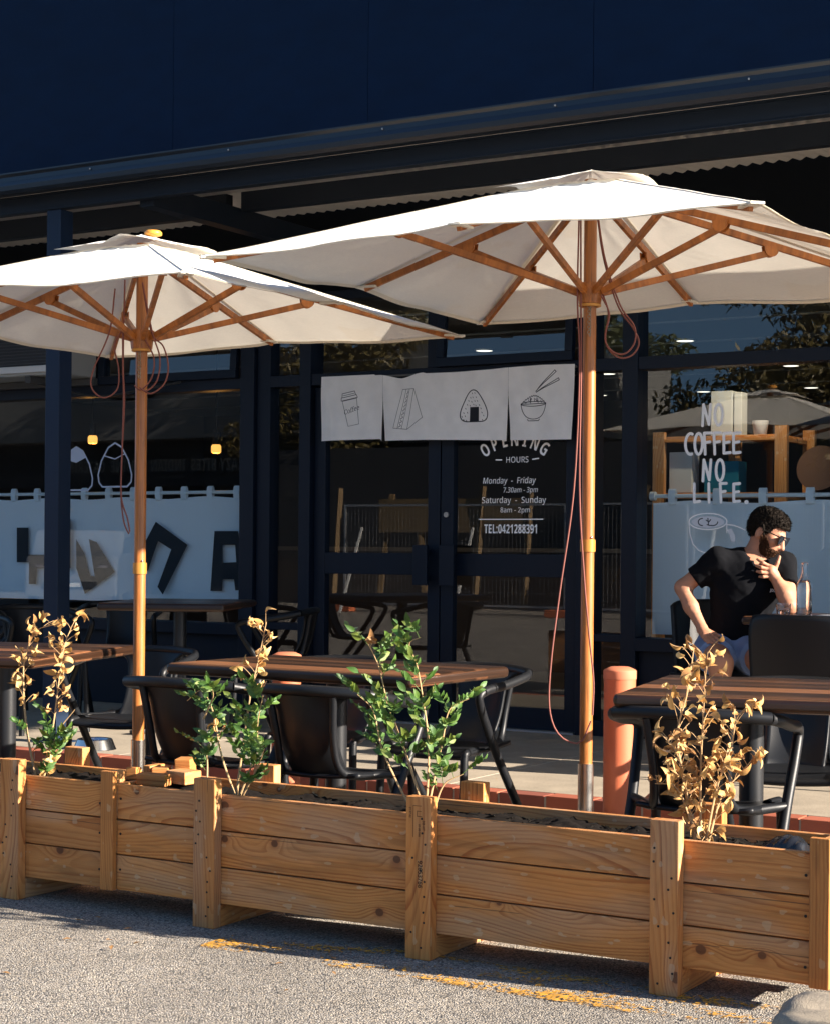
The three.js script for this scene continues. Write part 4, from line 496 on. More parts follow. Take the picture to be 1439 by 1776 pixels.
{ // folding screen on the footpath beyond the right edge; its shade lies along the paving
  const s = thing('folding_screen', 'timber folding screen on the footpath beyond the right edge', 'screen', [0.05, HS, -8.37]);
  for (const [a, b] of [[-0.26, 0], [-0.85, -0.3]]) { mesh('panel', pine(box(-0.012, 0.012, 0.1, 1.8, a + 0.03, b - 0.03, 0.002), 'y'), pineMats[1], s); mesh('stile', pine(box(-0.02, 0.02, 0, 1.85, a, a + 0.029, 0.002), 'y'), pineMats[1], s); mesh('stile', pine(box(-0.02, 0.02, 0, 1.85, b - 0.029, b, 0.002), 'y'), pineMats[1], s); }
}

{ // dry leaves and grit blown against the planters
  const R = rng(62), L = []; for (let i = 0; i < 26; i++) { const g = leafGeoFlat(0.018 + R() * 0.016); g.rotateX((R() - 0.5) * 0.7); g.rotateY(R() * 6.3); g.translate(-4.3 + R() * 3.0, 0.006, -4.25 + R() * R() * 0.9); L.push(g); } const m = stuff(mesh('leaf_litter', merge(L), std([0.3, 0.16, 0.06], { side: THREE.DoubleSide }))); tag(m, 'scattered dry leaf bits on the asphalt before the planters', 'leaf litter');
}
function leafGeoFlat(l) { const g = new THREE.BufferGeometry(); g.setAttribute('position', new THREE.Float32BufferAttribute([0, 0, 0, l * 0.25, 0.003, l * 0.5, 0, 0.001, l, -l * 0.25, 0.004, l * 0.5], 3)); g.setIndex([0, 1, 2, 0, 2, 3]); g.computeVertexNormals(); return g; }
// ---------- plants ----------
function leafGeo(L, Wd, fold, curl, twist) { // a folded, curling leaf along +y, tip at y = L
  const n = 6, pos = [], uv = [], idx = []; for (let j = 0; j <= n; j++) { const t = j / n, w = Wd * Math.sin(Math.PI * Math.pow(t, 0.8)) * 0.5 + 0.0004, a = curl * t, y = L * (curl ? Math.sin(a) / curl : t), z = -L * (curl ? (1 - Math.cos(a)) / curl : 0), tw = twist * t; for (const s of [-1, 0, 1]) { const x = s * w, zz = Math.abs(s) * w * fold; pos.push(x * Math.cos(tw) - zz * Math.sin(tw), y, z + x * Math.sin(tw) + zz * Math.cos(tw)); uv.push(s * 0.5 + 0.5, t); } }
  for (let j = 0; j < n; j++) for (let s = 0; s < 2; s++) { const a = j * 3 + s, b = a + 1, c = a + 3, d = c + 1; idx.push(a, b, d, a, d, c); } const g = new THREE.BufferGeometry(); g.setAttribute('position', new THREE.Float32BufferAttribute(pos, 3)); g.setAttribute('uv', new THREE.Float32BufferAttribute(uv, 2)); g.setIndex(idx); g.computeVertexNormals(); return g;
}
const leafM = (r, g, b, t) => new THREE.MeshPhysicalMaterial({ color: new THREE.Color().setRGB(r, g, b), roughness: 0.55, transmission: t, thickness: 0, side: THREE.DoubleSide });
const greenM = [leafM(0.06, 0.15, 0.018, 0.3), leafM(0.04, 0.11, 0.016, 0.3), leafM(0.1, 0.2, 0.025, 0.35), leafM(0.16, 0.22, 0.03, 0.35)], dryM = [leafM(0.64, 0.37, 0.115, 0.25), leafM(0.5, 0.27, 0.075, 0.25), leafM(0.72, 0.47, 0.18, 0.25), leafM(0.34, 0.165, 0.05, 0.2)];
greenM.concat(dryM).forEach((m, i) => { m.roughness = i < 4 ? 0.52 : 0.9; m.bumpMap = clothBump; m.bumpScale = 0.0006; });
const greenG = [leafGeo(0.029, 0.013, 0.35, 0.5, 0), leafGeo(0.024, 0.0115, 0.45, 0.8, 0.3), leafGeo(0.036, 0.0155, 0.3, 0.6, -0.2)], dryG = [leafGeo(0.036, 0.019, 1.0, 1.9, 0.9), leafGeo(0.043, 0.02, 0.8, 1.6, -1.1), leafGeo(0.032, 0.022, 0.7, 2.6, 1.4), leafGeo(0.04, 0.015, 1.4, 1.2, 0.6)];
const twigM = std([0.42, 0.27, 0.13], { roughness: 0.8 }), twigD = std([0.2, 0.12, 0.06], { roughness: 0.85 });
function plant(label, stems, seed, spec) { // spec: per stem [from, to, kind, count] runs; kind g = leaflet sprays, d = dry leaves
  const R = rng(seed), b = stems[0][0], g = thing('potted_shrub', label, 'plant', [b[0], b[1], -4.47]); let nL = 0;
  const rest = new Map(), leaf = (p, dir, dry) => { const m = mesh('leaf', (dry ? dryG : greenG)[Math.floor(R() * (dry ? 4 : 3))], (dry ? dryM : greenM)[Math.floor(Math.pow(R(), 1.3) * 4)], g, [p.x, p.y, p.z]); m.quaternion.setFromUnitVectors(V(0, 1, 0), dir.clone().normalize()); m.rotateY(R() * 6.28 * (dry ? 1 : 0.25)); const s = (dry ? 0.95 : 1) * (0.75 + R() * 0.6); m.scale.setScalar(s); if (++nL > 290) { m.updateMatrix(); g.remove(m); const k = m.material; if (!rest.has(k)) rest.set(k, []); rest.get(k).push(m.geometry.clone().applyMatrix4(m.matrix)); } };
  stems.forEach((st, i) => {
    const zo = (R() - 0.5) * 0.16, pts = st.map(([x, y], k) => V(x - b[0], y - b[1] - (k === 0 ? 0.03 : 0), zo * k / (st.length - 1) + (R() - 0.5) * 0.01)), c = new THREE.CatmullRomCurve3(pts);
    const rad = i === 0 ? 0.004 : 0.0034, tg = new THREE.TubeGeometry(c, 40, rad, 7), P = tg.attributes.position; for (let q = 0; q < P.count; q++) { const j = Math.floor(q / 8), t = j / 40, ce = c.getPointAt(Math.min(1, t)), f = lerp(1.15, 0.35, t); P.setXYZ(q, ce.x + (P.getX(q) - ce.x) * f, ce.y + (P.getY(q) - ce.y) * f, ce.z + (P.getZ(q) - ce.z) * f); } tg.computeVertexNormals(); mesh('stem', tg, i % 2 ? twigM : twigD.clone().copy(twigM), g);
    for (const [a, e, kind, n] of spec[i] || []) for (let k = 0; k < n; k++) {
      const t = lerp(a, e, (k + R() * 0.8) / n), p = c.getPointAt(clamp(t, 0, 1)), tan = c.getTangentAt(clamp(t, 0, 1)), an = R() * 6.28, out = V(Math.cos(an), 0.35 + 0.5 * R(), Math.sin(an) * 0.8).addScaledVector(tan, 0.4).normalize();
      if (kind === 'd') { const l = 0.012 + R() * 0.045, q = p.clone().addScaledVector(out, l); out.y -= 0.5 * R(); const m = 1 + Math.floor(R() * 2.6); mesh('twig', tube([p, p.clone().lerp(q, 0.5).add(V(0, 0.003, 0)), q], 0.0011, 4, 4), twigM, g); for (let h = 0; h < m; h++) leaf(q, out.clone().add(V(R() - 0.5, (R() - 0.7) * 1.2, R() - 0.5)), true); }
      else { const l = 0.05 + R() * 0.055, q = p.clone().addScaledVector(out, l).add(V(0, -0.008 * R(), 0)); mesh('twig', tube([p, p.clone().lerp(q, 0.5).add(V(0, 0.006, 0)), q], 0.0011, 6, 4), greenM[2], g); const m = 3 + Math.floor(R() * 2), side = out.clone().cross(V(0, 1, 0)).normalize(); for (let h = 0; h < m; h++) { const w = p.clone().lerp(q, 0.35 + 0.55 * h / m).add(V(0, 0.004, 0)); for (const s of [-1, 1]) leaf(w, side.clone().multiplyScalar(s).addScaledVector(out, 0.7).add(V(0, (R() - 0.4) * 0.6, 0)), false); } leaf(q, out.clone().add(V(0, -0.2 * R(), 0)), false); }
    }
  }); for (const [k, l] of rest) stuff(mesh('small_leaves', merge(l), k, g)); return g;
}
plant('smallest shrub, mostly dry, in the left planter', [[[-4.174, 0.404], [-4.234, 0.538], [-4.262, 0.694], [-4.269, 0.792], [-4.225, 0.883], [-4.164, 0.904]], [[-4.158, 0.41], [-4.124, 0.564], [-4.118, 0.72], [-4.111, 0.838], [-4.094, 0.906]], [[-4.148, 0.41], [-4.09, 0.547], [-4.032, 0.624]], [[-4.15, 0.41], [-4.13, 0.47], [-4.1, 0.52]]], 101, [[[0.42, 1, 'd', 27], [0.15, 0.3, 'g', 2]], [[0.4, 1, 'd', 30], [0.12, 0.4, 'g', 4]], [[0.2, 0.55, 'g', 3]], [[0, 1, 'g', 6], [0, 0.5, 'd', 7]]]);
plant('half green half dry shrub in front of the left chair backs', [[[-3.332, 0.408], [-3.322, 0.539], [-3.297, 0.722], [-3.287, 0.795], [-3.272, 0.885], [-3.266, 0.94]], [[-3.339, 0.42], [-3.408, 0.515], [-3.463, 0.658], [-3.514, 0.711], [-3.584, 0.674]], [[-3.323, 0.412], [-3.25, 0.544], [-3.229, 0.635], [-3.197, 0.718]], [[-3.316, 0.412], [-3.228, 0.491], [-3.169, 0.558]], [[-3.453, 0.439], [-3.484, 0.51], [-3.548, 0.543]], [[-3.463, 0.658], [-3.41, 0.7], [-3.388, 0.726]]], 202, [[[0.25, 0.5, 'g', 7], [0.55, 1, 'd', 20]], [[0.35, 1, 'g', 10], [0.4, 0.5, 'd', 3]], [[0.25, 1, 'g', 12]], [[0.2, 1, 'g', 9]], [[0.2, 1, 'g', 7]], [[0.1, 1, 'g', 4]]]);
plant('tall green leafy shrub behind the stencilled planter post', [[[-2.645, 0.439], [-2.713, 0.596], [-2.754, 0.714], [-2.78, 0.833], [-2.807, 0.901]], [[-2.639, 0.44], [-2.629, 0.602], [-2.645, 0.737], [-2.665, 0.838], [-2.686, 0.897], [-2.646, 0.915]], [[-2.636, 0.44], [-2.604, 0.603], [-2.585, 0.706], [-2.537, 0.734]], [[-2.701, 0.443], [-2.793, 0.574], [-2.835, 0.692], [-2.888, 0.733]], [[-2.621, 0.416], [-2.583, 0.486], [-2.535, 0.515]]], 303, [[[0.2, 1, 'g', 15], [0.95, 1, 'd', 1]], [[0.3, 1, 'g', 16]], [[0.3, 1, 'g', 12]], [[0.3, 1, 'g', 11]], [[0.4, 1, 'g', 4]]]);
plant('fully dried golden brown shrub at the right end of the planter', [[[-1.791, 0.422], [-1.842, 0.59], [-1.855, 0.683], [-1.828, 0.794], [-1.812, 0.919]], [[-1.779, 0.408], [-1.776, 0.579], [-1.761, 0.735], [-1.75, 0.844], [-1.738, 0.907]], [[-1.766, 0.409], [-1.726, 0.552], [-1.678, 0.663], [-1.655, 0.741], [-1.615, 0.766]], [[-1.799, 0.421], [-1.817, 0.545], [-1.834, 0.637], [-1.865, 0.682]], [[-1.758, 0.417], [-1.726, 0.521], [-1.686, 0.578], [-1.646, 0.634]], [[-1.799, 0.453], [-1.842, 0.54], [-1.887, 0.547]]], 404, [[[0.3, 1, 'd', 23], [0, 0.2, 'd', 7]], [[0.2, 1, 'd', 31], [0, 0.12, 'd', 7]], [[0.3, 1, 'd', 28]], [[0.3, 1, 'd', 17]], [[0.2, 1, 'd', 23], [0, 0.1, 'd', 5]], [[0.4, 1, 'd', 12]]]);
// ---------- seated man ----------
function surfaceNet(fn, lo, hi, cell) { // closed mesh of fn < 0
  const n = [0, 1, 2].map((i) => Math.ceil((hi[i] - lo[i]) / cell) + 1), N = n[0] * n[1] * n[2], f = new Float32Array(N), id = (x, y, z) => (z * n[1] + y) * n[0] + x;
  for (let z = 0; z < n[2]; z++) for (let y = 0; y < n[1]; y++) for (let x = 0; x < n[0]; x++) f[id(x, y, z)] = fn(lo[0] + x * cell, lo[1] + y * cell, lo[2] + z * cell);
  const vid = new Int32Array(N).fill(-1), pos = [], idx = [], E = [[0, 1], [0, 2], [0, 4], [1, 3], [1, 5], [2, 3], [2, 6], [3, 7], [4, 5], [4, 6], [5, 7], [6, 7]];
  for (let z = 0; z < n[2] - 1; z++) for (let y = 0; y < n[1] - 1; y++) for (let x = 0; x < n[0] - 1; x++) { const v = []; let m = 0; for (let k = 0; k < 8; k++) { v[k] = f[id(x + (k & 1), y + ((k >> 1) & 1), z + (k >> 2))]; if (v[k] < 0) m |= 1 << k; } if (m === 0 || m === 255) continue; let sx = 0, sy = 0, sz = 0, c = 0; for (const [a, b] of E) if ((v[a] < 0) !== (v[b] < 0)) { const t = v[a] / (v[a] - v[b]); sx += lerp(a & 1, b & 1, t); sy += lerp((a >> 1) & 1, (b >> 1) & 1, t); sz += lerp(a >> 2, b >> 2, t); c++; } vid[id(x, y, z)] = pos.length / 3; pos.push(lo[0] + (x + sx / c) * cell, lo[1] + (y + sy / c) * cell, lo[2] + (z + sz / c) * cell); }
  const quad = (a, b, c, d, fl) => { if (a < 0 || b < 0 || c < 0 || d < 0) return; fl ? idx.push(a, b, c, a, c, d) : idx.push(a, c, b, a, d, c); };
  for (let z = 1; z < n[2] - 1; z++) for (let y = 1; y < n[1] - 1; y++) for (let x = 1; x < n[0] - 1; x++) { const s = f[id(x, y, z)] < 0; if (s !== f[id(x + 1, y, z)] < 0) quad(vid[id(x, y - 1, z - 1)], vid[id(x, y, z - 1)], vid[id(x, y, z)], vid[id(x, y - 1, z)], s); if (s !== f[id(x, y + 1, z)] < 0) quad(vid[id(x - 1, y, z - 1)], vid[id(x - 1, y, z)], vid[id(x, y, z)], vid[id(x, y, z - 1)], s); if (s !== f[id(x, y, z + 1)] < 0) quad(vid[id(x - 1, y - 1, z)], vid[id(x, y - 1, z)], vid[id(x, y, z)], vid[id(x - 1, y, z)], s); }
  const g = new THREE.BufferGeometry(); g.setAttribute('position', new THREE.Float32BufferAttribute(pos, 3)); g.setIndex(idx); g.computeVertexNormals(); return g;
}
const smin = (a, b, k) => { const h = clamp(0.5 + 0.5 * (b - a) / k, 0, 1); return lerp(b, a, h) - k * h * (1 - h); };
const cap = (p, a, b, ra, rb) => { const bx = b[0] - a[0], by = b[1] - a[1], bz = b[2] - a[2], px = p[0] - a[0], py = p[1] - a[1], pz = p[2] - a[2], t = clamp((px * bx + py * by + pz * bz) / (bx * bx + by * by + bz * bz), 0, 1); return Math.hypot(px - bx * t, py - by * t, pz - bz * t) - lerp(ra, rb, t); };
const ell = (p, c, r) => { const x = (p[0] - c[0]) / r[0], y = (p[1] - c[1]) / r[1], z = (p[2] - c[2]) / r[2], k = Math.hypot(x, y, z); return (k - 1) * Math.min(r[0], r[1], r[2]) * (k > 0 ? 1 : 1); };
{
  const man = thing('person', 'seated man in black t-shirt and denim shorts resting chin on hand', 'person', [-3.203, 0, -8.459], 31 * Math.PI / 180);
  // joints: x to the right of the picture, y up, z toward the road
  const J = { neck: [0.105, 1.165, 0.02], chest: [0.09, 1.03, 0.02], waist: [0.0, 0.83, -0.01], pelv: [-0.02, 0.69, -0.03], rs: [-0.085, 1.135, 0.02], ls: [0.252, 1.12, 0.02], re: [-0.253, 0.995, -0.03], rw: [-0.172, 0.795, 0.1], le: [0.24, 0.912, 0.21], lw: [0.177, 1.062, 0.13], rh: [-0.1, 0.665, 0.0], lh: [0.065, 0.665, 0.02], rk: [-0.135, 0.64, 0.42], lk: [0.12, 0.63, 0.42], ra: [-0.14, 0.2, 0.4], la: [0.13, 0.2, 0.42] };
  const hc = V(0.158, 1.268, 0.03), F = V(0.76, -0.42, 0.5).normalize(), U = V(0.36, 0.9, 0.12), Sd = V(0, 0, 0).crossVectors(F, U).normalize(); U.crossVectors(Sd, F).normalize(); // Sd: his right
  const toH = (p) => { const x = p[0] - hc.x, y = p[1] - hc.y, z = p[2] - hc.z; return [x * Sd.x + y * Sd.y + z * Sd.z, x * U.x + y * U.y + z * U.z, x * F.x + y * F.y + z * F.z]; }, fromH = (q) => hc.clone().addScaledVector(Sd, q[0]).addScaledVector(U, q[1]).addScaledVector(F, q[2]);
  const headS = (q) => { const a = [Math.abs(q[0]), q[1], q[2]]; let d = ell(q, [0, 0.035, -0.012], [0.076, 0.088, 0.098]); d = smin(d, ell(q, [0, -0.045, 0.035], [0.055, 0.07, 0.062]), 0.035); d = smin(d, cap(a, [0.03, 0.022, 0.078], [0.0, 0.024, 0.084], 0.01, 0.012), 0.012); d = Math.min(d, smin(d, cap(q, [0, 0.012, 0.09], [0, -0.03, 0.108], 0.008, 0.0125), 0.01)); d = smin(d, cap(a, [0, -0.03, 0.1], [0.013, -0.034, 0.094], 0.008, 0.007), 0.008); d = smin(d, cap(a, [0, -0.062, 0.087], [0.02, -0.064, 0.078], 0.007, 0.004), 0.006); d = smin(d, cap(a, [0, -0.073, 0.084], [0.018, -0.072, 0.077], 0.008, 0.004), 0.006); d = smin(d, ell(q, [0, -0.1, 0.066], [0.026, 0.022, 0.024]), 0.02); d = smin(d, ell(a, [0.042, -0.012, 0.06], [0.022, 0.02, 0.022]), 0.02);
    const ear = Math.max(ell(a, [0.081, -0.003, -0.008], [0.011, 0.032, 0.02]), -ell(a, [0.092, -0.001, -0.004], [0.008, 0.019, 0.011])); d = smin(d, ear, 0.006); return d; };
  const finger = (list) => (p) => { let d = 9; for (let i = 0; i < list.length - 1; i++) d = smin(d, cap(p, list[i], list[i + 1], list[i][3], list[i + 1][3]), 0.004); return d; };
  // chin hand: palm below the jaw, four fingers curling to the left, thumb up beside the jaw
  const LH = [[[0.160, 1.105, 0.135, 0.0095], [0.120, 1.125, 0.140, 0.009], [0.097, 1.142, 0.123, 0.0078]], [[0.155, 1.090, 0.145, 0.0098], [0.110, 1.102, 0.153, 0.009], [0.091, 1.110, 0.130, 0.0078]], [[0.152, 1.073, 0.148, 0.0095], [0.110, 1.078, 0.157, 0.0088], [0.093, 1.082, 0.135, 0.0076]], [[0.155, 1.057, 0.145, 0.0085], [0.120, 1.055, 0.153, 0.0078], [0.105, 1.056, 0.135, 0.0068]], [[0.181, 1.090, 0.130, 0.0115], [0.195, 1.125, 0.130, 0.0098], [0.205, 1.155, 0.125, 0.0082]]].map(finger);
  const leftHand = (p) => { let d = smin(cap(p, [0.175, 1.07, 0.132], [0.162, 1.095, 0.137], 0.024, 0.02), cap(p, [0.167, 1.065, 0.138], [0.158, 1.08, 0.143], 0.022, 0.02), 0.02); for (const f of LH) d = smin(d, f(p), 0.006); return d; };
  const RH = [[[-0.14, 0.765, 0.15, 0.0095], [-0.115, 0.75, 0.185, 0.009], [-0.1, 0.735, 0.2, 0.008]], [[-0.155, 0.76, 0.155, 0.0095], [-0.133, 0.742, 0.192, 0.009], [-0.118, 0.728, 0.208, 0.008]], [[-0.168, 0.758, 0.155, 0.0092], [-0.152, 0.738, 0.19, 0.0088], [-0.138, 0.725, 0.207, 0.0076]], [[-0.18, 0.758, 0.15, 0.0082], [-0.17, 0.74, 0.18, 0.0076], [-0.16, 0.727, 0.195, 0.0068]], [[-0.145, 0.782, 0.12, 0.0115], [-0.118, 0.77, 0.14, 0.0098], [-0.098, 0.757, 0.155, 0.0082]]].map(finger);
  const rightHand = (p) => { let d = smin(cap(p, [-0.172, 0.79, 0.103], [-0.147, 0.765, 0.145], 0.022, 0.019), cap(p, [-0.178, 0.785, 0.11], [-0.17, 0.76, 0.148], 0.02, 0.018), 0.02); for (const f of RH) d = smin(d, f(p), 0.006); return d; };
  const arms = (p) => { let d = cap(p, J.rs, J.re, 0.048, 0.04); d = smin(d, cap(p, J.re, [-0.22, 0.9, 0.035], 0.039, 0.037), 0.02); d = smin(d, cap(p, [-0.22, 0.9, 0.035], J.rw, 0.036, 0.025), 0.02); d = Math.min(d, smin(cap(p, J.ls, J.le, 0.046, 0.04), smin(cap(p, J.le, [0.22, 0.97, 0.185], 0.037, 0.038), cap(p, [0.22, 0.97, 0.185], J.lw, 0.037, 0.025), 0.02), 0.02)); return d; };
  const torso = (p) => { let d = smin(ell(p, [0.09, 1.04, 0.0], [0.165, 0.15, 0.115]), ell(p, [0.03, 0.88, -0.01], [0.125, 0.17, 0.105]), 0.1); d = smin(d, cap(p, J.rs, J.ls, 0.05, 0.046), 0.05); return smin(d, ell(p, [-0.015, 0.72, -0.02], [0.15, 0.11, 0.12]), 0.06); };
  const legs = (p) => { let d = Math.min(smin(cap(p, J.rh, J.rk, 0.082, 0.058), cap(p, J.rk, J.ra, 0.055, 0.036), 0.03), smin(cap(p, J.lh, J.lk, 0.082, 0.058), cap(p, J.lk, J.la, 0.055, 0.036), 0.03)); return d; };
  const feet = (p) => Math.min(smin(cap(p, [-0.14, 0.16, 0.4], [-0.15, 0.15, 0.53], 0.038, 0.034), cap(p, J.ra, [-0.14, 0.15, 0.38], 0.036, 0.038), 0.02), smin(cap(p, [0.13, 0.16, 0.42], [0.15, 0.15, 0.55], 0.038, 0.034), cap(p, J.la, [0.13, 0.15, 0.4], 0.036, 0.038), 0.02));
  const neckS = (p) => cap(p, [0.095, 1.13, 0.0], [0.135, 1.235, 0.02], 0.062, 0.054);
  const bodyF = (x, y, z) => { const p = [x, y, z]; let d = smin(torso(p), arms(p), 0.03); d = smin(d, neckS(p), 0.012); d = smin(d, legs(p), 0.04); return Math.min(d, feet(p)); };
  const parts = [surfaceNet(bodyF, [-0.36, 0.08, -0.2], [0.42, 1.22, 0.66], 0.0125)];
  parts.push(surfaceNet((x, y, z) => { const p = [x, y, z]; return Math.max(smin(headS(toH(p)), neckS(p), 0.02), 1.14 - y); }, [0.0, 1.12, -0.12], [0.32, 1.42, 0.18], 0.0035));
  parts.push(surfaceNet((x, y, z) => { const p = [x, y, z]; return smin(leftHand(p), cap(p, [0.199, 1.016, 0.157], J.lw, 0.03, 0.0255), 0.015); }, [0.06, 0.96, 0.07], [0.26, 1.19, 0.22], 0.003), surfaceNet((x, y, z) => { const p = [x, y, z]; return smin(rightHand(p), cap(p, [-0.196, 0.847, 0.067], J.rw, 0.03, 0.0255), 0.015); }, [-0.25, 0.68, 0.02], [-0.06, 0.9, 0.25], 0.003));
  const skin = new THREE.MeshPhysicalMaterial({ color: new THREE.Color().setRGB(0.43, 0.2, 0.118), roughness: 0.6 });
  const body = mesh('body', merge(parts), skin, man);
  const jit = (x, y, z, f, a) => a * (fbm(x * f + 7, y * f + z * f * 0.7 + 3, 999, 999, 71, 3) - 0.5);
  // t-shirt: torso and sleeves, cut at hem, cuffs and collar
  const slv = (p, a, b, t0) => { const bx = b[0] - a[0], by = b[1] - a[1], bz = b[2] - a[2], l2 = bx * bx + by * by + bz * bz; return ((p[0] - a[0]) * bx + (p[1] - a[1]) * by + (p[2] - a[2]) * bz) / l2 - t0; };
  const shirtF = (x, y, z) => { const p = [x, y, z]; let d = torso(p) - 0.009; d = Math.max(d, 0.735 - y); let s1 = Math.max(cap(p, J.rs, J.re, 0.06, 0.06), slv(p, J.rs, J.re, 0.66) * 0.21), s2 = Math.max(cap(p, J.ls, J.le, 0.057, 0.058), slv(p, J.ls, J.le, 0.55) * 0.28); d = smin(d, s1, 0.035); d = smin(d, s2, 0.035); d += jit(x, y, z, 9, 0.016) + jit(x, y * 1.6 + x, z, 22, 0.006); const col = cap(p, [0.1, 1.13, 0.03], [0.15, 1.25, 0.035], 0.072, 0.075); return Math.max(d, -col); };
  const shirt = mesh('t_shirt', surfaceNet(shirtF, [-0.36, 0.7, -0.2], [0.45, 1.26, 0.32], 0.0075), matte([0.004, 0.0045, 0.0065], { roughness: 0.9, bumpMap: clothBump, bumpScale: 0.0005 }), man);
  const shortsF = (x, y, z) => { const p = [x, y, z]; let d = ell(p, [-0.015, 0.71, -0.02], [0.163, 0.11, 0.132]); d = smin(d, Math.max(cap(p, J.rh, J.rk, 0.1, 0.09), z - 0.2), 0.03); d = smin(d, Math.max(cap(p, J.lh, J.lk, 0.1, 0.09), z - 0.21), 0.03); d += jit(x, y, z, 14, 0.01); return Math.max(d, y - 0.79); };
  mesh('shorts', surfaceNet(shortsF, [-0.26, 0.52, -0.2], [0.24, 0.82, 0.3], 0.0085), std([0.16, 0.24, 0.42], { roughness: 0.9, bumpMap: clothBump, bumpScale: 0.0006 }), man);
  for (const [s, q] of [[-1, [-0.145, 0.148, 0.46]], [1, [0.14, 0.148, 0.48]]]) mesh('shoe', surfaceNet((x, y, z) => Math.max(cap([x, y, z], [q[0], q[1] + 0.01, q[2] - 0.09], [q[0] + s * 0.005, q[1] - 0.004, q[2] + 0.1], 0.05, 0.042), HS + 0.001 - y), [q[0] - 0.08, 0.1, q[2] - 0.16], [q[0] + 0.08, 0.26, q[2] + 0.17], 0.008), std([0.03, 0.03, 0.03]), man);
  const hairN = (p, a) => a * (vnoise(p[0] * 190 + 50, p[1] * 190 + p[2] * 110 + 50, 9999, 9999, 5) - 0.5);
  const hairF = (x, y, z) => { const p = [x, y, z], q = toH(p), top = clamp((q[1] - 0.03) / 0.08, 0, 1), front = clamp(q[2] / 0.09, 0, 1); let d = headS(q) - 0.004 - 0.011 * top - 0.006 * top * front + hairN(p, 0.005); const line = lerp(-0.045, 0.062, sstep(-0.07, 0.075, q[2])) - 0.035 * sstep(0.05, 0.075, Math.abs(q[0])) * sstep(-0.02, 0.03, q[2]) * sstep(0.06, 0.03, q[2]); return Math.max(d, (line - q[1]) * 0.8, -(ell([Math.abs(q[0]), q[1], q[2]], [0.085, -0.005, -0.008], [0.02, 0.036, 0.024]))); };
  const hairGeo = surfaceNet(hairF, [0.0, 1.13, -0.14], [0.35, 1.46, 0.2], 0.0032);
  const blades = (geo, n, len, flow, seed) => { // short tapering hairs rooted on a surface
    const R = rng(seed), P = geo.attributes.position, N = geo.attributes.normal, out = []; for (let i = 0; i < n; i++) { const k = Math.floor(R() * P.count), p = V(P.getX(k), P.getY(k), P.getZ(k)), q = toH([p.x, p.y, p.z]), nn = V(N.getX(k), N.getY(k), N.getZ(k)), fl = flow(q), d = nn.multiplyScalar(0.28).addScaledVector(Sd, fl[0] + (R() - 0.5) * 0.7).addScaledVector(U, fl[1] + (R() - 0.5) * 0.5).addScaledVector(F, fl[2] + (R() - 0.5) * 0.7).normalize(), w = V(R() - 0.5, R() - 0.5, R() - 0.5).cross(d).normalize().multiplyScalar(0.0011), L = len * (0.5 + R()); p.addScaledVector(d, -0.003); const m = p.clone().addScaledVector(d, L * 0.55).add(V(0, -0.0006, 0)), e = p.clone().addScaledVector(d, L).add(V(0, -0.0025, 0)); for (const v of [p.clone().sub(w), p.clone().add(w), m.clone().add(w), p.clone().sub(w), m.clone().add(w), m.clone().sub(w), m.clone().sub(w), m.clone().add(w), e]) out.push(v.x, v.y, v.z); }
    const g = new THREE.BufferGeometry(); g.setAttribute('position', new THREE.Float32BufferAttribute(out, 3)); g.computeVertexNormals(); return merge([geo, g]); };
  mesh('hair', blades(hairGeo, 5200, 0.011, (q) => q[1] > 0.06 ? [0, 0.25, 0.8] : [0, -0.7, -0.4], 12), matte([0.011, 0.008, 0.006], { side: THREE.DoubleSide }), man);
  const beardF = (x, y, z) => { const p = [x, y, z], q = toH(p), a = Math.abs(q[0]); let d = headS(q) - 0.006 + hairN(p, 0.004); const side = sstep(0.035, 0.06, a), line = lerp(-0.05, -0.004, side * sstep(0.07, 0.03, q[2])); const mouth = ell([a, q[1], q[2]], [0, -0.067, 0.095], [0.021, 0.0075, 0.03]); return Math.max(d, q[1] - line, lerp(0.0, 0.012, side) - q[2], -mouth); };
  mesh('beard', blades(surfaceNet(beardF, [0.03, 1.08, -0.09], [0.32, 1.33, 0.2], 0.0038), 2500, 0.009, () => [0, -0.6, 0.3], 13), matte([0.04, 0.018, 0.009], { side: THREE.DoubleSide }), man);
  // sunglasses
  const gl = new THREE.Group(); gl.name = 'sunglasses'; man.add(gl); const fm = std([0.015, 0.012, 0.01], { roughness: 0.25 }), lensM = std([0.012, 0.012, 0.014], { roughness: 0.06 });
  for (const s of [-1, 1]) { const c = fromH([s * 0.034, 0.008, 0.098]); const sh = new THREE.Shape([[-0.029, 0.02], [0.031, 0.022], [0.032, -0.004], [0.021, -0.025], [-0.016, -0.025], [-0.028, -0.006]].map((q) => new THREE.Vector2(q[0] * s, q[1]))); const lg = new THREE.ExtrudeGeometry(sh, { depth: 0.003, bevelEnabled: true, bevelSize: 0.002, bevelThickness: 0.001, bevelSegments: 1 }); const lm = mesh('lens', lg, lensM, gl); lm.position.copy(c); lm.quaternion.setFromRotationMatrix(new THREE.Matrix4().makeBasis(Sd, U, V(0, 0, 0).crossVectors(Sd, U))); mesh('temple', tube([fromH([s * 0.063, 0.02, 0.098]), fromH([s * 0.079, 0.02, 0.06]), fromH([s * 0.083, 0.018, 0.0]), fromH([s * 0.08, 0.004, -0.018])], 0.0036, 16, 6), fm, gl); }
  mesh('bridge', tube([fromH([-0.009, 0.016, 0.102]), fromH([0, 0.02, 0.106]), fromH([0.009, 0.016, 0.102])], 0.0024, 8, 6), fm, gl);
  decal('chest_print', man, 0.155, 0.235, 0.965, 1.005, 0.1, 3000, (c) => { c.fillStyle = '#e8e8e8'; txt(c, 'JOURNEYS', 0.195, 0.985, 0.02, 'bold', 0.75, -0.12); }).position.z = 0.135;
}
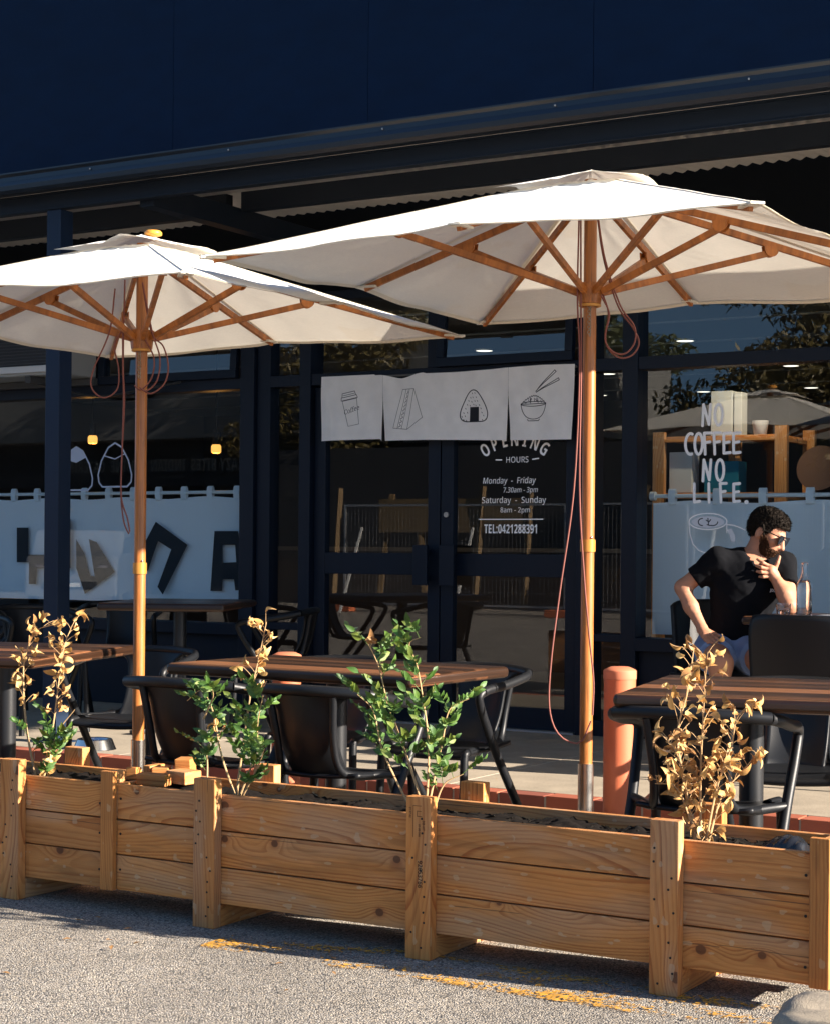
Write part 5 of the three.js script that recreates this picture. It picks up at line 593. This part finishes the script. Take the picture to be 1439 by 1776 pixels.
// ---------- across the road (seen only mirrored in the shop glass) ----------
{
  const far = thing('restaurant_building', 'low dark restaurant building across the road with lettered fascia', 'building', [0, 0, 16]); const dk = std([0.03, 0.03, 0.032]);
  mesh('wall', box(-60, -17, 0, 2.9, 0.3, 6), dk, far); mesh('fascia', box(-60, -17, 2.7, 3.8, -0.6, 0.29), std([0.022, 0.022, 0.024]), far); mesh('awning', box(-60, -17, 3.81, 5.7, -1.4, 5.9), std([0.18, 0.18, 0.17]), far);
  decal('fascia_lettering', far, -46, -22, 2.95, 3.5, -0.605, 60, (c) => { c.fillStyle = '#8b8b86'; for (const x of [-40, -28]) txt(c, 'CRAZY BITES  INDIAN CUISINE  CATERING', -(x) - 68, 3.22, 0.42, 'bold', 0.72); }).rotation.y = Math.PI;
  const site = thing('timber_hoarding', 'part built timber frame behind the construction fence', 'frame', [0, 0, 13]); const tm = std([0.2, 0.13, 0.06]); for (let i = 0; i < 9; i++) mesh('stud', bar([-21 + i * 1.15, 0, 0], [-20.9 + i * 1.15 + 0.25 * Math.sin(i * 2.3), 2.5 - 0.14 * (i % 3), 0.1 * Math.cos(i)], 0.1, 0.1), tm, site); mesh('ply_sheet', box(-19.8, -16.4, 1.55, 2.25, -0.1, -0.06), std([0.22, 0.15, 0.07]), site); mesh('backing', box(-24, -9.5, 0, 3.4, 0.8, 0.9), std([0.035, 0.035, 0.037]), site);
  const fm = std([0.42, 0.42, 0.42], { metalness: 0.6, roughness: 0.4 }), om = std([0.55, 0.14, 0.05]);
  for (let i = 0; i < 4; i++) { const f = thing('site_fence_panel', 'temporary mesh fence panel across the road, number ' + ['one', 'two', 'three', 'four', 'five'][i] + ' from the left', 'fence', [-18.5 + i * 2.35, 0, 9.6 + (i % 2) * 0.1], 0, 'temporary fence panels'); mesh('frame', merge([box(0, 2.3, 2.0, 2.04, -0.02, 0.02), box(0, 2.3, 0.15, 0.19, -0.02, 0.02), box(0, 0.04, 0.191, 1.999, -0.02, 0.02), box(2.26, 2.3, 0.191, 1.999, -0.02, 0.02)]), fm, f); const w = []; for (let k = 1; k < 28; k++) w.push(box(k * 0.081, k * 0.081 + 0.004, 0.191, 1.999, -0.002, 0.002)); for (let k = 1; k < 8; k++) w.push(box(0.041, 2.259, 0.19 + k * 0.225, 0.194 + k * 0.225, 0.003, 0.007)); stuff(mesh('mesh_wires', merge(w), fm, f)); mesh('brace', bar([0.4, 1.6, 0], [0.5, 0, -0.9], 0.04, 0.04), std([0.5, 0.5, 0.48]), f);
    const b = mesh('fence_foot', box(-0.3, 0.3, 0, 0.14, -0.12, 0.12, 0.02), om, null, [-18.5 + i * 2.35, 0, 9.45]); tag(b, 'orange plastic fence foot, ' + ['first', 'second', 'third', 'fourth', 'fifth'][i] + ' from the left across the road', 'block', 'orange fence feet'); }
  const car = thing('parked_car', 'white car parked across the road', 'car', [-24.2, 0, 8.6], -2.2); const wp = new THREE.MeshPhysicalMaterial({ color: new THREE.Color().setRGB(0.17, 0.17, 0.165), roughness: 0.3, clearcoat: 0.6 }); const side = new THREE.Shape([[-2.1, 0.3], [-2.15, 0.75], [-1.9, 0.95], [-1.1, 1.05], [-0.5, 1.45], [1.1, 1.48], [1.9, 1.05], [2.15, 0.95], [2.15, 0.3]].map((p) => new THREE.Vector2(...p))); const bg = new THREE.ExtrudeGeometry(side, { depth: 1.6, bevelEnabled: true, bevelSize: 0.06, bevelThickness: 0.08, bevelSegments: 3 }); bg.translate(0, 0, -0.8); mesh('body', bg, wp, car); mesh('windscreen', bar([-1.02, 1.13, 0], [-0.56, 1.45, 0], 1.35, 0.02), std([0.02, 0.03, 0.04], { roughness: 0.1 }), car); for (const s of [-1, 1]) mesh('headlight', new THREE.SphereGeometry(0.13, 16, 12).scale(0.5, 0.8, 1.3), std([0.25, 0.25, 0.28], { roughness: 0.1 }), car, [-2.14, 0.74, s * 0.6]); mesh('badge', new THREE.CylinderGeometry(0.085, 0.085, 0.03, 24).rotateZ(Math.PI / 2), std([0.05, 0.05, 0.06], { metalness: 0.5 }), car, [-2.2, 0.72, 0]); mesh('grille', box(-2.235, -2.2, 0.4, 0.52, -0.5, 0.5, 0.01), std([0.02, 0.02, 0.02]), car); mesh('number_plate', box(-2.245, -2.236, 0.42, 0.5, -0.19, 0.19), std([0.6, 0.6, 0.55]), car);
  for (const s of [-1, 1]) { mesh('side_window', poly([[-0.9, 1.06], [-0.42, 1.38], [1.0, 1.4], [1.6, 1.08]], 0.01), std([0.02, 0.025, 0.03], { roughness: 0.1 }), car, [0, 0, s * 0.885 - 0.005]); for (const x of [-1.35, 1.35]) { const w = new THREE.Group(); w.name = 'wheel'; w.position.set(x, 0.32, s * 0.8); car.add(w); mesh('tyre', new THREE.TorusGeometry(0.25, 0.08, 12, 28), std([0.015, 0.015, 0.015]), w); mesh('rim', new THREE.CylinderGeometry(0.19, 0.19, 0.12, 20).rotateX(Math.PI / 2), std([0.5, 0.5, 0.5], { metalness: 0.8 }), w); } }
  // trees with clumped leaf crowns
  const lg = leafGeo(0.5, 0.34, 0.3, 0.5, 0), tm2 = [leafM(0.07, 0.085, 0.018, 0.25), leafM(0.13, 0.1, 0.025, 0.25)], tk = std([0.09, 0.065, 0.045]);
  const tree = (label, x, z, h, r, seed) => { const R = rng(seed), t = thing('street_tree', label, 'tree', [x, 0, z], 0, 'trees across the road'); mesh('trunk', new THREE.CylinderGeometry(0.12, 0.26, h * 0.55, 12), tk, t, [0, h * 0.275, 0]); const P = []; for (let c = 0; c < 34; c++) { const a = R() * 6.28, q = Math.sqrt(R()) * r, cy = h * 0.42 + R() * h * 0.58, k = 1 - Math.pow((cy - h * 0.68) / (h * 0.42), 2), cx = Math.cos(a) * q * Math.max(0.3, k), cz = Math.sin(a) * q * Math.max(0.3, k); if (c < 9) mesh('limb', tube([[0, h * 0.4, 0], [cx * 0.4, lerp(h * 0.45, cy, 0.5), cz * 0.4], [cx, cy, cz]], 0.05, 8, 6), tk, t);
      for (let i = 0; i < 420; i++) { const e = 0.85 * Math.cbrt(R()), b = R() * 6.28, s = R() * 2 - 1, w = Math.sqrt(1 - s * s), o = V(cx + e * w * Math.cos(b) * 1.15, cy + e * s * 0.75, cz + e * w * Math.sin(b) * 1.15), u = V(R() - 0.5, R() - 0.5, R() - 0.5).normalize().multiplyScalar(0.07 + R() * 0.06), v = V(R() - 0.5, R() - 0.5, R() - 0.5).normalize().multiplyScalar(0.035 + R() * 0.03), A = o.clone().sub(u), B = o.clone().add(v), C = o.clone().add(u), D = o.clone().sub(v); for (const p of [A, B, C, A, C, D]) P.push(p.x, p.y, p.z); } }
    const cg = new THREE.BufferGeometry(); cg.setAttribute('position', new THREE.Float32BufferAttribute(P, 3)); cg.computeVertexNormals(); stuff(mesh('crown', cg, tm2[seed % 2], t)); };
  tree('spreading tree across the road mirrored in the right window', -12.0, 17, 7.2, 2.7, 1); tree('bushy tree across the road between the two tallest', -9.2, 17.5, 7.4, 2.7, 7); tree('tree across the road mirrored above the left of the door', -22.5, 15, 8.4, 2.4, 9); tree('taller dark tree across the road furthest right', -5.4, 18.5, 8.2, 3.2, 2); tree('dense tree across the road right of the fence', -9.5, 23, 7.4, 2.6, 3); tree('round tree across the road mirrored over the door', -27, 24, 9.5, 3.4, 4); tree('low dense tree across the road behind the right planter reflection', -8, 14, 4.4, 2.4, 5); tree('tall thin tree across the road behind the hoarding', -21, 25, 8.6, 2.6, 6);
}
renderer.render(scene, camera);
